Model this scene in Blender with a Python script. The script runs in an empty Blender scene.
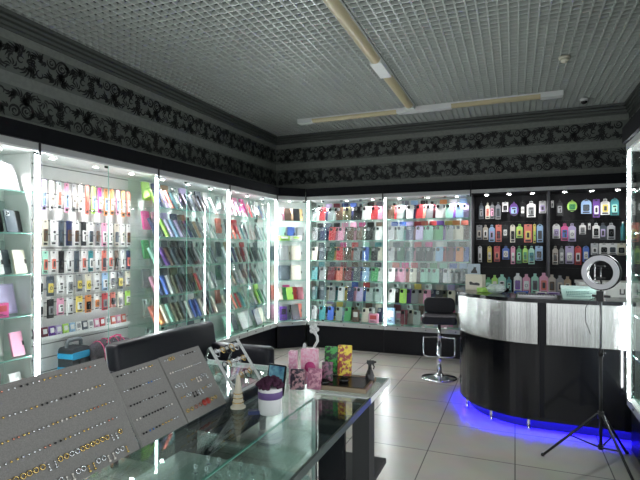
import bpy, math, random
from mathutils import Matrix, Vector
random.seed(7)
S = bpy.context.scene
COL = S.collection
PI = math.pi
R = math.radians

# ---------------------------------------------------------------- camera
TH = R(22.07)
cam = bpy.data.cameras.new('camera'); camo = bpy.data.objects.new('camera', cam); COL.objects.link(camo)
cam.sensor_width = 36; cam.lens = 481 / 640 * 36; cam.shift_y = 8 / 640; cam.clip_start = .05
camo.location = (0, 0, 1.5); camo.rotation_euler = (R(90), 0, TH)
S.camera = camo
ST, CT = math.sin(TH), math.cos(TH)
S.view_settings.view_transform = 'Standard'; S.view_settings.look = 'None'
S.view_settings.gamma = 1; S.view_settings.use_curve_mapping = False
S.view_settings.exposure = 0.0
S.cycles.transparent_max_bounces = 40
S.cycles.max_bounces = 10; S.cycles.glossy_bounces = 5; S.cycles.diffuse_bounces = 5
S.cycles.sample_clamp_indirect = 6

# ---------------------------------------------------------------- materials
MATS = {}
def mat(name, col=(.5, .5, .5), rough=.5, metal=0, emit=0, ecol=None, coat=0, spec=None, trans=0, aniso=0):
    if name in MATS: return MATS[name]
    m = bpy.data.materials.new(name); m.use_nodes = True
    b = m.node_tree.nodes['Principled BSDF']
    b.inputs['Base Color'].default_value = (*col, 1)
    b.inputs['Roughness'].default_value = rough; b.inputs['Metallic'].default_value = metal
    b.inputs['Coat Weight'].default_value = coat
    if spec is not None: b.inputs['Specular IOR Level'].default_value = spec
    if trans: b.inputs['Transmission Weight'].default_value = trans
    if aniso: b.inputs['Anisotropic'].default_value = aniso
    if emit:
        b.inputs['Emission Color'].default_value = (*(ecol or col), 1); b.inputs['Emission Strength'].default_value = emit
    MATS[name] = m; return m

def thin_glass(name, tint, base=.04, edge=.55, rough=.02, haze=0):
    if name in MATS: return MATS[name]
    m = bpy.data.materials.new(name); m.use_nodes = True
    nt = m.node_tree; nt.nodes.clear(); N = nt.nodes.new; L = nt.links.new
    out = N('ShaderNodeOutputMaterial'); mix = N('ShaderNodeMixShader'); tr = N('ShaderNodeBsdfTransparent')
    gl = N('ShaderNodeBsdfGlossy'); lw = N('ShaderNodeLayerWeight'); pw = N('ShaderNodeMath'); mr = N('ShaderNodeMapRange')
    tr.inputs[0].default_value = (*tint, 1); gl.inputs['Roughness'].default_value = rough
    gl.inputs['Color'].default_value = (.95, 1, .98, 1)
    lw.inputs['Blend'].default_value = .5
    pw.operation = 'POWER'; pw.inputs[1].default_value = 3.5
    L(lw.outputs['Facing'], pw.inputs[0]); L(pw.outputs[0], mr.inputs['Value'])
    mr.inputs['To Min'].default_value = base; mr.inputs['To Max'].default_value = edge
    L(mr.outputs[0], mix.inputs[0]); L(tr.outputs[0], mix.inputs[1]); L(gl.outputs[0], mix.inputs[2])
    last = mix
    if haze:
        d = N('ShaderNodeBsdfDiffuse'); d.inputs[0].default_value = (.8, .9, .87, 1)
        m2 = N('ShaderNodeMixShader'); m2.inputs[0].default_value = haze
        L(mix.outputs[0], m2.inputs[1]); L(d.outputs[0], m2.inputs[2]); last = m2
    L(last.outputs[0], out.inputs[0]); MATS[name] = m; return m

def speckled(name, c1, c2, scale=40, rough=.5, metal=0, bump=0, lo=.4, hi=.6, stretch=None):
    if name in MATS: return MATS[name]
    m = mat(name, c1, rough, metal); nt = m.node_tree; N = nt.nodes.new; L = nt.links.new
    b = nt.nodes['Principled BSDF']
    tc = N('ShaderNodeTexCoord'); mp = N('ShaderNodeMapping'); no = N('ShaderNodeTexNoise'); cr = N('ShaderNodeValToRGB')
    if stretch: mp.inputs['Scale'].default_value = stretch
    no.inputs['Scale'].default_value = scale; no.inputs['Detail'].default_value = 4
    cr.color_ramp.elements[0].position = lo; cr.color_ramp.elements[1].position = hi
    cr.color_ramp.elements[0].color = (*c1, 1); cr.color_ramp.elements[1].color = (*c2, 1)
    L(tc.outputs['Object'], mp.inputs[0]); L(mp.outputs[0], no.inputs['Vector']); L(no.outputs['Fac'], cr.inputs[0])
    L(cr.outputs[0], b.inputs['Base Color'])
    if bump:
        bp = N('ShaderNodeBump'); bp.inputs['Strength'].default_value = bump; bp.inputs['Distance'].default_value = .002
        L(no.outputs['Fac'], bp.inputs['Height']); L(bp.outputs[0], b.inputs['Normal'])
    return m

C = {  # palette: colour word -> rgb
 'clear': (.62, .72, .70), 'white': (.82, .82, .80), 'cream': (.76, .70, .55), 'beige': (.55, .48, .38), 'tan': (.42, .27, .14),
 'brown': (.13, .07, .04), 'black': (.012, .012, .014), 'grey': (.26, .27, .28), 'slate': (.07, .095, .12), 'silver': (.5, .52, .54),
 'navy': (.018, .03, .12), 'blue': (.04, .14, .62), 'light blue': (.30, .52, .80), 'teal': (.02, .27, .30), 'dark teal': (.01, .09, .10),
 'mint': (.32, .72, .55), 'green': (.04, .38, .10), 'dark green': (.01, .09, .04), 'olive': (.12, .12, .05), 'lime': (.42, .80, .05),
 'yellow': (.85, .65, .05), 'gold': (.60, .38, .10), 'orange': (.85, .26, .03), 'coral': (.80, .16, .10), 'red': (.62, .02, .03),
 'maroon': (.18, .012, .03), 'pink': (.85, .32, .50), 'hot pink': (.85, .04, .32), 'lilac': (.52, .42, .72), 'purple': (.17, .05, .38)}
for k_ in list(C):
    l_ = .3 * C[k_][0] + .6 * C[k_][1] + .1 * C[k_][2]; C[k_] = tuple(v * .80 + l_ * .17 + .004 for v in C[k_])
def cm(c, rough=.35):
    if c == 'clear': return thin_glass('clear_plastic', (.78, .86, .84), .10, .6, .12, .30)
    return mat('plastic_' + c.replace(' ', '_'), C[c], rough)

black_lam = mat('black_laminate', (.005, .0055, .008), .3, spec=.22)
fas_m = mat('fascia_black', (.005, .0055, .007), .6, spec=.12)
black_met = mat('black_metal', (.015, .015, .016), .4, .3)
alu = mat('aluminium', (.62, .64, .65), .32, 1)
greyval = mat('grey_valance_enamel', (.42, .43, .42), .45)
chrome = mat('chrome', (.75, .76, .78), .07, 1)
white_lam = mat('white_laminate', (.75, .77, .75), .4)
back_m = mat('pale_green_back_glass', (.68, .72, .70), .25)
glass_door = thin_glass('door_glass', (.965, .985, .975), .035, .5)
glass_side = thin_glass('side_glass', (.98, .995, .99), .03, .25)
glass_shelf = thin_glass('shelf_glass', (.91, .965, .94), .06, .6)
glass_edge = mat('glass_edge_green', (.30, .62, .52), .12)
clear_ac = thin_glass('clear_acrylic', (.95, .97, .97), .06, .5)
LEDC = (.93, .96, 1.0)
led = mat('led_white', (.9, .95, 1), .5, emit=125, ecol=LEDC)
led_far = mat('led_white_soft', (.9, .95, 1), .5, emit=85, ecol=LEDC)
spotm = mat('spot_lens', (1, 1, 1), .5, emit=60, ecol=(1, .95, .97))
blue_led = mat('blue_led', (.02, .02, 1), .5, emit=110, ecol=(.008, .002, 1.0))
leather = speckled('black_leather', (.007, .008, .012), (.012, .013, .018), 160, .42, bump=.25)
leather.node_tree.nodes['Principled BSDF'].inputs['Specular IOR Level'].default_value = .28
dark_flat = mat('black_matte', (.02, .02, .021), .7)

# ---------------------------------------------------------------- mesh builder
class MB:
    def __init__(s): s.v = []; s.f = []; s.m = []; s.sm = []; s.M = None
    def add(s, vs, fs, mi=0, smooth=False):
        b = len(s.v)
        for v in vs:
            v = Vector(v)
            s.v.append(tuple(s.M @ v) if s.M else tuple(v))
        for f in fs: s.f.append([b + i for i in f]); s.m.append(mi); s.sm.append(smooth)
        return s
    def box(s, x0, x1, y0, y1, z0, z1, mi=0):
        vs = [(x0, y0, z0), (x1, y0, z0), (x1, y1, z0), (x0, y1, z0), (x0, y0, z1), (x1, y0, z1), (x1, y1, z1), (x0, y1, z1)]
        return s.add(vs, [(3, 2, 1, 0), (4, 5, 6, 7), (0, 1, 5, 4), (1, 2, 6, 5), (2, 3, 7, 6), (3, 0, 4, 7)], mi)
    def tube(s, pts, r, n=8, mi=0, cap=True, smooth=True):
        pts = [Vector(p) for p in pts]; rs = r if isinstance(r, (list, tuple)) else [r] * len(pts)
        vs = []; up = None
        for i, p in enumerate(pts):
            a = pts[max(i - 1, 0)]; c = pts[min(i + 1, len(pts) - 1)]
            d = (c - a); d = d.normalized() if d.length > 1e-9 else Vector((0, 0, 1))
            if up is None: up = Vector((0, 0, 1)) if abs(d.z) < .9 else Vector((1, 0, 0))
            sx = d.cross(up).normalized(); sy = sx.cross(d).normalized(); up = sy
            for k in range(n):
                t = 2 * PI * k / n; vs.append(p + sx * math.cos(t) * rs[i] + sy * math.sin(t) * rs[i])
        fs = []
        for i in range(len(pts) - 1):
            for k in range(n): fs.append((i * n + k, i * n + (k + 1) % n, (i + 1) * n + (k + 1) % n, (i + 1) * n + k))
        s.add(vs, fs, mi, smooth)
        if cap:
            b = len(s.v) - len(vs)
            s.f.append([b + k for k in range(n)][::-1]); s.m.append(mi); s.sm.append(False)
            s.f.append([b + (len(pts) - 1) * n + k for k in range(n)]); s.m.append(mi); s.sm.append(False)
        return s
    def lathe(s, prof, n=24, c=(0, 0, 0), mi=0, smooth=True):
        vs = []; 
        for r, z in prof:
            for k in range(n):
                t = 2 * PI * k / n; vs.append((c[0] + max(r, 1e-5) * math.cos(t), c[1] + max(r, 1e-5) * math.sin(t), c[2] + z))
        fs = [(i * n + k, i * n + (k + 1) % n, (i + 1) * n + (k + 1) % n, (i + 1) * n + k) for i in range(len(prof) - 1) for k in range(n)]
        return s.add(vs, fs, mi, smooth)
    def prism(s, poly, y0, y1, mi=0, axis='y'):
        n = len(poly)
        if axis == 'y': vs = [(x, y0, z) for x, z in poly] + [(x, y1, z) for x, z in poly]
        elif axis == 'z': vs = [(x, z, y0) for x, z in poly] + [(x, z, y1) for x, z in poly]
        else: vs = [(y0, x, z) for x, z in poly] + [(y1, x, z) for x, z in poly]
        fs = [tuple(range(n)), tuple(range(2 * n - 1, n - 1, -1))] + [(i, n + i, n + (i + 1) % n, (i + 1) % n) for i in range(n)]
        return s.add(vs, fs, mi)
    def ball(s, c, r, n=10, mi=0, sc=(1, 1, 1)):
        prof = [(math.sin(PI * i / (n // 2 + 1)), -math.cos(PI * i / (n // 2 + 1))) for i in range(n // 2 + 2)]
        vs = []; m = n
        for pr, pz in prof:
            for k in range(m):
                t = 2 * PI * k / m; vs.append((c[0] + r * sc[0] * pr * math.cos(t), c[1] + r * sc[1] * pr * math.sin(t), c[2] + r * sc[2] * pz))
        fs = [(i * m + k, i * m + (k + 1) % m, (i + 1) * m + (k + 1) % m, (i + 1) * m + k) for i in range(len(prof) - 1) for k in range(m)]
        return s.add(vs, fs, mi, True)
    def mesh(s, name, mats):
        me = bpy.data.meshes.new(name); me.from_pydata(s.v, [], s.f)
        for m in (mats if isinstance(mats, (list, tuple)) else [mats]): me.materials.append(m)
        me.polygons.foreach_set('material_index', s.m); me.polygons.foreach_set('use_smooth', s.sm)
        me.validate(); me.update(); return me
    def build(s, name, mats, parent=None):
        return link(name, s.mesh(name, mats), parent)
def link(name, me, parent=None):
    o = bpy.data.objects.new(name, me); COL.objects.link(o)
    if parent: o.parent = parent
    return o
def tag(o, label=None, cat=None, group=None, kind=None):
    if label: o['label'] = label
    if cat: o['category'] = cat
    if group: o['group'] = group
    if kind: o['kind'] = kind
    return o
def thing(name, label, cat, loc=(0, 0, 0), rz=0, group=None):
    o = bpy.data.objects.new(name, None); COL.objects.link(o); o.location = loc; o.rotation_euler = (0, 0, rz)
    return tag(o, label, cat, group)
def bx(*a): return MB().box(*a)
def bevel(o, w=.005, seg=2):
    m = o.modifiers.new('bevel', 'BEVEL'); m.width = w; m.segments = seg; m.limit_method = 'ANGLE'
    for p in o.data.polygons: p.use_smooth = False
    return o
def struct(name, mb, m, parent=None):
    o = mb.build(name, m, parent)
    if not parent: o['kind'] = 'structure'
    return o
def rrect(w, h, r, n=4, cx=0, z0=0):
    pts = []
    for (sx, sz, a0) in ((1, 0, -90), (1, 1, 0), (-1, 1, 90), (-1, 0, 180)):
        ox = cx + sx * (w / 2 - r); oz = z0 + (h - r if sz else r)
        for i in range(n + 1):
            a = R(a0 + 90 * i / n); pts.append((ox + r * math.cos(a), oz + r * math.sin(a)))
    return pts

# ---------------------------------------------------------------- room shell
XL, XR, YB, YF, H = -3.68, 1.34, 7.14, -2.6, 3.34
def floor_mat():
    m = mat('polished_floor_tile', (.42, .39, .35), .25); nt = m.node_tree; N = nt.nodes.new; L = nt.links.new
    b = nt.nodes['Principled BSDF']
    tc = N('ShaderNodeTexCoord'); br = N('ShaderNodeTexBrick'); no = N('ShaderNodeTexNoise'); mx = N('ShaderNodeMixRGB')
    br.offset = 0; br.squash = 1
    br.inputs['Scale'].default_value = 1; br.inputs['Brick Width'].default_value = .6; br.inputs['Row Height'].default_value = .6
    br.inputs['Mortar Size'].default_value = .004; br.inputs['Mortar Smooth'].default_value = 0
    br.inputs['Color1'].default_value = (.35, .325, .29, 1); br.inputs['Color2'].default_value = (.375, .35, .31, 1)
    br.inputs['Mortar'].default_value = (.13, .12, .11, 1)
    no.inputs['Scale'].default_value = 5; no.inputs['Detail'].default_value = 6
    mx.blend_type = 'MULTIPLY'; mx.inputs[0].default_value = .25
    L(tc.outputs['Object'], br.inputs['Vector']); L(tc.outputs['Object'], no.inputs['Vector'])
    L(br.outputs['Color'], mx.inputs[1]); L(no.outputs['Color'], mx.inputs[2]); L(mx.outputs[0], b.inputs['Base Color'])
    return m
struct('floor', bx(XL, XR, YF, YB, -.1, 0), floor_mat())
wallp = speckled('grey_wallpaper', (.165, .18, .158), (.19, .205, .182), 30, .55)
struct('wall_left', bx(XL - .12, XL, YF, YB, 0, 3.75), wallp)
struct('wall_back', bx(XL - .12, XR + .12, YB, YB + .12, 0, 3.75), wallp)
struct('wall_right', bx(XR, XR + .12, YF, YB, 0, 3.75), mat('dark_wall_paint', (.05, .055, .05), .6))
struct('wall_front', bx(XL - .12, XR + .12, YF - .12, YF, 0, 3.75), wallp)

# open-cell grid ceiling
grid_m = mat('grid_ceiling_enamel', (.45, .485, .45), .35)
ce = bpy.data.objects.new('ceiling', None); COL.objects.link(ce); ce['kind'] = 'structure'
g = MB(); hw = .0058
n = int((XR - XL) / .075)
for i in range(n + 1):
    x = XL + .03 + i * .075
    g.box(x - hw, x + hw, 0.3, YB, H, H + .030)
ny = int((YB - .3) / .075)
for i in range(ny + 1):
    y = YB - .03 - i * .075
    g.box(XL, XR, y - hw, y + hw, H + .0005, H + .0295)
g.build('cell_grid', grid_m, ce)
bx(XL, XR, YF, .3, H, H + .03).build('ceiling_board', grid_m, ce)
bx(XL - .1, XR + .1, YF - .1, YB + .1, 3.66, 3.75).build('ceiling_slab', mat('plenum_grey', (.05, .055, .05), .8), ce)

# stepped cornice
corn_m = mat('cornice_dark_grey', (.085, .095, .085), .5)
PR = [(0, 3.205), (.014, 3.205), (.014, 3.222), (.002, 3.224), (.002, 3.232), (.024, 3.236), (.026, 3.258), (.006, 3.260), (.006, 3.270), (.040, 3.275), (.042, 3.296), (.014, 3.298), (.014, 3.308), (.058, 3.312), (.060, H), (0, H)]
def cornice(name, axis, at, sgn, a0, a1):
    b = MB()
    if axis == 'x': b.prism([(at + sgn * d, z) for d, z in PR], a0, a1, axis='y')
    else: b.prism([(at + sgn * d, z) for d, z in PR], a0, a1, axis='x')
    return struct(name, b, corn_m)
cornice('trim_1', 'x', XL, 1, YF, YB); cornice('trim_2', 'y', YB, -1, XL, XR); cornice('trim_3', 'x', XR, -1, YF, YB)

# scroll-pattern wallpaper borders
strokes = []
def bez(p0, p1, p2, n=9):
    return [((1 - t) ** 2 * p0[0] + 2 * t * (1 - t) * p1[0] + t * t * p2[0], (1 - t) ** 2 * p0[1] + 2 * t * (1 - t) * p1[1] + t * t * p2[1]) for t in [i / n for i in range(n + 1)]]
def spiral(cx, cy, r0, r1, a0, turns, w, n=22):
    strokes.append(([(cx + (r0 + (r1 - r0) * i / n) * math.cos(a0 + 2 * PI * turns * i / n), cy + (r0 + (r1 - r0) * i / n) * math.sin(a0 + 2 * PI * turns * i / n)) for i in range(n + 1)], w))
def crescents(cx, cy, a0, a1, k, r0, r1, bend, w):
    for i in range(k):
        a = a0 + (a1 - a0) * i / max(k - 1, 1); r = r1 * (1 - .25 * abs(i / max(k - 1, 1) - .5))
        p0 = (cx + r0 * math.cos(a), cy + r0 * math.sin(a)); p2 = (cx + r * math.cos(a + bend * .5), cy + r * math.sin(a + bend * .5))
        mdl = (cx + (r0 + r) * .55 * math.cos(a - bend * .4), cy + (r0 + r) * .55 * math.sin(a - bend * .4))
        strokes.append((bez(p0, mdl, p2), w))
spiral(.155, .175, .062, .052, R(200), .92, .016); spiral(.155, .175, .038, .030, R(90), .8, .011); spiral(.155, .175, .016, .008, 0, .8, .010)
spiral(.055, .190, .044, .036, R(160), .9, .013); spiral(.055, .190, .022, .010, R(80), .9, .009)
crescents(.20, .10, R(150), R(300), 7, .025, .095, .9, .011)
crescents(.33, .15, R(20), R(200), 8, .02, .100, 1.0, .011)
crescents(.42, .10, R(-120), R(60), 8, .02, .105, -1.0, .011)
crescents(.52, .16, R(40), R(230), 7, .02, .085, 1.1, .010)
crescents(.08, .09, R(170), R(370), 8, .02, .085, -.9, .011)
crescents(.30, .05, R(-10), R(190), 6, .015, .070, .8, .009)
crescents(.47, .21, R(180), R(330), 5, .01, .060, .8, .009)
spiral(.375, .125, .030, .020, R(30), .85, .010)
spiral(.545, .06, .034, .022, R(100), .85, .010)
crescents(.24, .21, R(180), R(350), 6, .015, .07, -.9, .011)
crescents(.14, .06, R(-60), R(100), 6, .015, .075, .9, .011)
crescents(.37, .20, R(0), R(200), 6, .012, .06, .9, .011)
crescents(.58, .19, R(120), R(300), 6, .012, .06, -.9, .011)
crescents(.46, .04, R(-40), R(120), 5, .012, .06, .9, .011)
crescents(.02, .04, R(0), R(150), 5, .012, .06, .9, .010)
strokes = [(p_, w_ * 1.3) for p_, w_ in strokes]
def frieze(name, put, length, z0, h, flip, off):
    """Band with raised flocked scrolls; put(u, z, d) maps to the world, d = distance off the wall."""
    b = MB()
    b.add([put(0, z0, .001), put(length, z0, .001), put(length, z0 + h, .001), put(0, z0 + h, .001),
           put(0, z0, 0), put(length, z0, 0), put(length, z0 + h, 0), put(0, z0 + h, 0)],
          [(0, 1, 2, 3), (4, 7, 6, 5), (0, 4, 5, 1), (2, 6, 7, 3)], 0)
    P = .60; k = -1
    while k * P + off < length:
        for pts, w in strokes:
            n = len(pts); vs = []
            ok = True
            for i, (x, y) in enumerate(pts):
                a = pts[max(i - 1, 0)]; c = pts[min(i + 1, n - 1)]
                dx, dy = c[0] - a[0], c[1] - a[1]; l = math.hypot(dx, dy) or 1
                ww = w * .5 * (.25 + math.sin(PI * min(1, .08 + i / (n - 1) * .9)))
                for sgn in (-1, 1):
                    u = k * P + off + x - sgn * dy / l * ww; v = y + sgn * dx / l * ww
                    v = min(max(v, .0), .245)
                    if flip: v = .245 - v
                    if u < 0 or u > length: ok = False
                    vs.append(put(u, z0 + v / .245 * h, .0026))
            if ok: b.add(vs, [(2 * i, 2 * i + 2, 2 * i + 3, 2 * i + 1) for i in range(n - 1)], 1)
        k += 1
    return struct(name, b, [mat('border_ground', (.105, .118, .104), .45), mat('border_flock', (.010, .011, .011), .6)])
pl = lambda u, z, d: (XL + d, YF + u, z)
pb = lambda u, z, d: (XL + u, YB - d, z)
pr = lambda u, z, d: (XR - d, YB - u, z)
for i, (fn, ln, o1) in enumerate(((pl, YB - YF, .1), (pb, XR - XL, .05), (pr, 4, .0))):
    frieze(f'trim_{4 + 2 * i}', fn, ln, 2.885, .25, False, o1)
    frieze(f'trim_{5 + 2 * i}', fn, ln, 2.535, .25, True, o1 + .27)

# ---------------------------------------------------------------- ceiling fixtures
def wash(o): return o
tube_m = mat('yellowed_acrylic_diffuser', (.50, .44, .27), .3)
white_en = mat('white_enamel', (.72, .74, .72), .4)
def luminaire(label, p0, axis, segs, w=.115):
    """segs: list of (kind, a, b) along axis; kinds 'w' white housing, 'd' diffuser"""
    t = thing('ceiling_lamp', label, 'lamp', (p0[0], p0[1], H), 0 if axis == 'x' else R(90), 'ceiling tube lamps')
    a0 = min(s[1] for s in segs); a1 = max(s[2] for s in segs)
    bx(a0, a1, -w / 2, w / 2, -.018, -.001).build('housing', white_en, t)
    for k, a, b_ in segs:
        if k == 'd':
            q = MB(); q.prism([(w * .46 * math.cos(R(x)), -.019 - .045 * math.sin(R(x))) for x in range(0, 181, 15)], a, b_, axis='x')
            q.build('diffuser', tube_m, t)
        else: bx(a, b_, -w * .5, w * .5, -.062, -.0185).build('end_cap', white_en, t)
luminaire('long unlit tube lamp along the far side of the ceiling, parallel to the back wall', (0, 6.3), 'x',
          [('w', -2.88, -2.66), ('d', -2.659, -1.45), ('w', -1.449, -.75), ('d', -.749, .28), ('w', .281, .52)])
luminaire('long unlit yellowed tube lamp running from overhead toward the other lamp', (-1.25, 0), 'y',
          [('w', 1.2, 1.5), ('d', 1.501, 2.9), ('w', 2.901, 3.1), ('d', 3.101, 4.5), ('w', 4.501, 4.92), ('d', 4.921, 6.1), ('w', 6.101, 6.22)])
t = thing('smoke_detector', 'small round cream smoke detector under the grid ceiling', 'smoke detector', (.44, 5.17, H))
MB().lathe([(0, -.001), (.052, -.001), (.052, -.02), (.045, -.024), (0, -.024)], 20).build('base', mat('cream_plastic', (.62, .60, .48), .4), t)
MB().lathe([(0, -.0245), (.036, -.0245), (.034, -.045), (.02, -.058), (0, -.060)], 20).build('sensor_cap', mat('cream_plastic'), t)
t = thing('ceiling_camera', 'small white dome security camera on the ceiling near the far corner', 'camera', (.79, 6.72, H))
MB().lathe([(0, -.001), (.05, -.001), (.05, -.025), (.038, -.032), (0, -.032)], 20).build('base', white_en, t)
MB().lathe([(.0375, -.0325), (.035, -.048), (.022, -.062), (0, -.066)], 20).build('dome', mat('black_gloss', (.01, .01, .01), .1), t)

# ---------------------------------------------------------------- display cabinets
ZS = [1.91, 1.61, 1.31, 1.01, .71, .41]
ZTOP, ZVAL, ZFAS = 2.215, 2.275, 2.395
DEP = .40
def cabinet(label, W, loc, rz, led_at=(1,), leds=led, shelves=ZS, ndoor=3, backm=None, spots=3, slat=False, sides=(1, 1), drawers=3, dep=DEP, spot_e=1.0, doors=True, x_led=.022, fin=0, flare=0):
    t = thing('display_cabinet', label, 'display cabinet', loc, rz, 'lit glass display cabinets along the walls')
    h = W / 2 - .001
    bx(-h, h, .03, dep, 0, .345).build('base', black_lam, t)
    # drawer strip with locks
    n = drawers; dw = (2 * h) / n
    MB().prism([(-h, .012), (h, .012), (h + flare, dep), (-h - flare, dep)], .346, .385, axis='z').build('deck', white_lam, t)
    for i in range(n):
        d = bx(-h + i * dw + .003, -h + (i + 1) * dw - .003, .000, .0115, .335, .392).build('drawer_front', greyval, t)
        q = MB(); c = -h + (i + .5) * dw
        q.tube([(c, -.006, .364), (c, -.0005, .364)], .008, 10); q.build('lock', black_met, d)
    def slab(y0, y1, z0, z1, inset=0):
        f0, f1 = (flare * max(0, y0 - .02) / (dep - .02), flare * (y1 - .02) / (dep - .02)) if flare else (0, 0)
        return MB().prism([(-h - f0 + inset, y0), (h + f0 - inset, y0), (h + f1 - inset, y1), (-h - f1 + inset, y1)], z0, z1, axis='z')
    bx(-h - flare, h + flare, dep - .012, dep, .386, ZFAS).build('back_panel', backm or back_m, t)
    slab(.0, dep - .013, ZTOP, ZTOP + .012).build('top_panel', white_lam, t)
    bx(-h, h, -.004, .012, ZTOP + .0125, ZVAL).build('valance', greyval, t)
    bx(-h + fin, h - fin, -.03, dep, ZVAL + .0005, ZFAS).build('fascia', fas_m, t)
    bx(h - .016, h, -.012, -.0045, ZTOP - .03, ZVAL).build('joint_cover', black_met, t)
    for s_, on in zip((-1, 1), sides):
        if on:
            xx = s_ * (h - .003)
            bx(xx - .003, xx + .003, .006, dep - .0125, .387, ZTOP - .001).build('side_panel', glass_side, t)
            bx(xx - .003 if s_ > 0 else xx - .0029, xx + .0029, .0, .0055, .386, ZTOP - .001).build('post', alu, t)
    for z in shelves:
        q = slab(.035, dep - .02, z - .008, z, .015)
        sh = q.build('shelf', glass_shelf, t)
        bx(-h + .015, h - .015, .033, .0349, z - .008, z).build('shelf_edge', glass_edge, sh)
    if doors:
        dw = (2 * h - .02) / ndoor
        for i in range(ndoor):
            a = -h + .01 + i * dw + .002; b_ = a + dw - .004; y = -.0035
            d = bx(a, b_, y - .006, y, .40, ZTOP - .006).build('glass_door', glass_door, t)
            bx(b_ + .0002, b_ + .0022, y - .006, y, .40, ZTOP - .006).build('door_edge', glass_edge, d)
            q = MB()
            for zz in (.405, ZTOP - .03): q.box(b_ - .05, b_ - .012, y - .012, y - .0065, zz, zz + .018)
            q.build('hinge', chrome, d)
    for s_ in led_at:
        xx = s_ * (h - x_led)
        bx(xx - .009, xx + .009, .016, .026, .39, ZTOP - .002).build('led_profile', alu, t)
        q = MB(); q.box(xx - .0075, xx + .0075, .008, .0155, .40, ZTOP - .01); q.build('led_strip', leds, t)
    for i in range(spots):
        c = -h + (i + .5) * 2 * h / spots
        q = MB(); q.lathe([(.030, 0), (.030, -.006), (.022, -.008)], 16, (c, .14, ZTOP - .0005)); sp = q.build('spotlight', chrome, t)
        q = MB(); q.lathe([(0, -.009), (.021, -.009), (.021, -.005), (0, -.005)], 14, (c, .14, ZTOP)); q.build('lens', spotm, sp)
    def W2(x, y, z):
        return Vector(loc) + Vector((x * math.cos(rz) - y * math.sin(rz), x * math.sin(rz) + y * math.cos(rz), z))
    for i in range(spots):
        c = -h + (i + .5) * 2 * h / spots
        L = bpy.data.lights.new('spot', 'SPOT'); L.energy = 30 * spot_e; L.spot_size = R(120); L.spot_blend = .7; L.shadow_soft_size = .02
        L.color = (1, .92, .97); lo = bpy.data.objects.new('spot', L); COL.objects.link(lo); lo.location = W2(c, .14, ZTOP - .02)
    return t, W2

# ---------------------------------------------------------------- merchandise prototypes
MC = {}
def case_mesh(c):
    k = ('case', c)
    if k not in MC:
        q = MB(); q.prism(rrect(.074, .152, .012), -.005, .005)
        MC[k] = q.mesh('phone_case', cm(c))
    return MC[k]
def cam_mesh(dark):
    k = ('cam', dark)
    if k not in MC:
        q = MB(); q.prism(rrect(.030, .034, .008, 3, -.016, .108), -.0075, -.0051)
        for dx, dz in ((-.022, .133), (-.022, .118), (-.010, .126)): q.tube([(dx, -.0085, dz), (dx, -.0074, dz)], .005, 8, 1)
        MC[k] = q.mesh('camera_cutout', [mat('cutout_dark', (.03, .03, .035), .2) if dark else mat('cutout_pale', (.4, .41, .43), .3), mat('black_gloss')])
    return MC[k]
def book_mesh(c):
    k = ('book', c)
    if k not in MC:
        q = MB(); q.prism(rrect(.082, .160, .007, 3), -.009, -.006); q.prism(rrect(.082, .160, .007, 3), .006, .009)
        q.box(-.041, -.036, -.006, .006, .004, .156); MC[k] = q.mesh('cover', mat('leatherette_' + c.replace(' ', '_'), C[c] if c != 'clear' else (.6, .65, .64), .5))
    return MC[k]
def book_in():
    if 'bin' not in MC:
        q = MB(); q.box(-.035, .038, -.0058, .0058, .004, .156); MC['bin'] = q.mesh('inner_tray', mat('tray_grey', (.35, .35, .35), .5))
        q = MB(); q.box(.030, .043, -.0108, -.0092, .065, .095); q.box(.0415, .043, -.0092, .0092, .065, .095); MC['clasp'] = q.mesh('clasp', mat('dark_clasp', (.03, .03, .03), .4))
    return MC['bin'], MC['clasp']
def box_mesh(c, w, h, d, kind='box'):
    k = (kind, c, w, h, d)
    if k not in MC:
        q = MB(); q.box(-w / 2, w / 2, -d / 2, d / 2, 0, h)
        MC[k] = q.mesh('box', mat('card_' + c.replace(' ', '_'), C[c], .45))
    return MC[k]
def label_mesh(c, w, h, d):
    k = ('lab', c, w, h, d)
    if k not in MC:
        q = MB(); q.prism(rrect(w * .7, h * .42, w * .06, 3, 0, h * .42), -d / 2 - .001, -d / 2 - .0003)
        q.box(-w * .35, w * .35, -d / 2 - .001, -d / 2 - .0003, h * .12, h * .17, 1); q.box(-w * .35, w * .1, -d / 2 - .001, -d / 2 - .0003, h * .22, h * .27, 1)
        MC[k] = q.mesh('printed_label', [mat('print_' + c.replace(' ', '_'), C[c], .4), mat('print_dark', (.05, .05, .05), .5)])
    return MC[k]
def pack_mesh(c, w, h, shape):
    """hanging retail card: 'n' necked bag, 'a' arched card, 's' square card, 'r' round"""
    k = ('pack', c, w, h, shape)
    if k not in MC:
        if shape == 'n': poly = [(-w / 2, 0), (w / 2, 0), (w / 2, h * .78), (w * .2, h * .88), (w * .2, h), (-w * .2, h), (-w * .2, h * .88), (-w / 2, h * .78)]
        elif shape == 'a': poly = [(-w / 2, 0), (w / 2, 0)] + [(w / 2 * math.cos(R(a)), h - w / 2 + w / 2 * math.sin(R(a))) for a in range(0, 181, 20)]
        elif shape == 'r': poly = [(w / 2 * math.cos(R(a)), h * .46 + h * .46 * math.sin(R(a))) for a in range(-80, 81, 20)] + [(w * .1, h), (-w * .1, h)] + [(w / 2 * math.cos(R(a)), h * .46 + h * .46 * math.sin(R(a))) for a in range(100, 261, 20)]
        else: poly = rrect(w, h, w * .08, 3)
        q = MB(); q.prism(poly, -.004, .004)
        MC[k] = q.mesh('card', mat('pack_' + c.replace(' ', '_'), C[c] if c != 'clear' else (.55, .62, .6), .28))
    return MC[k]
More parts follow.
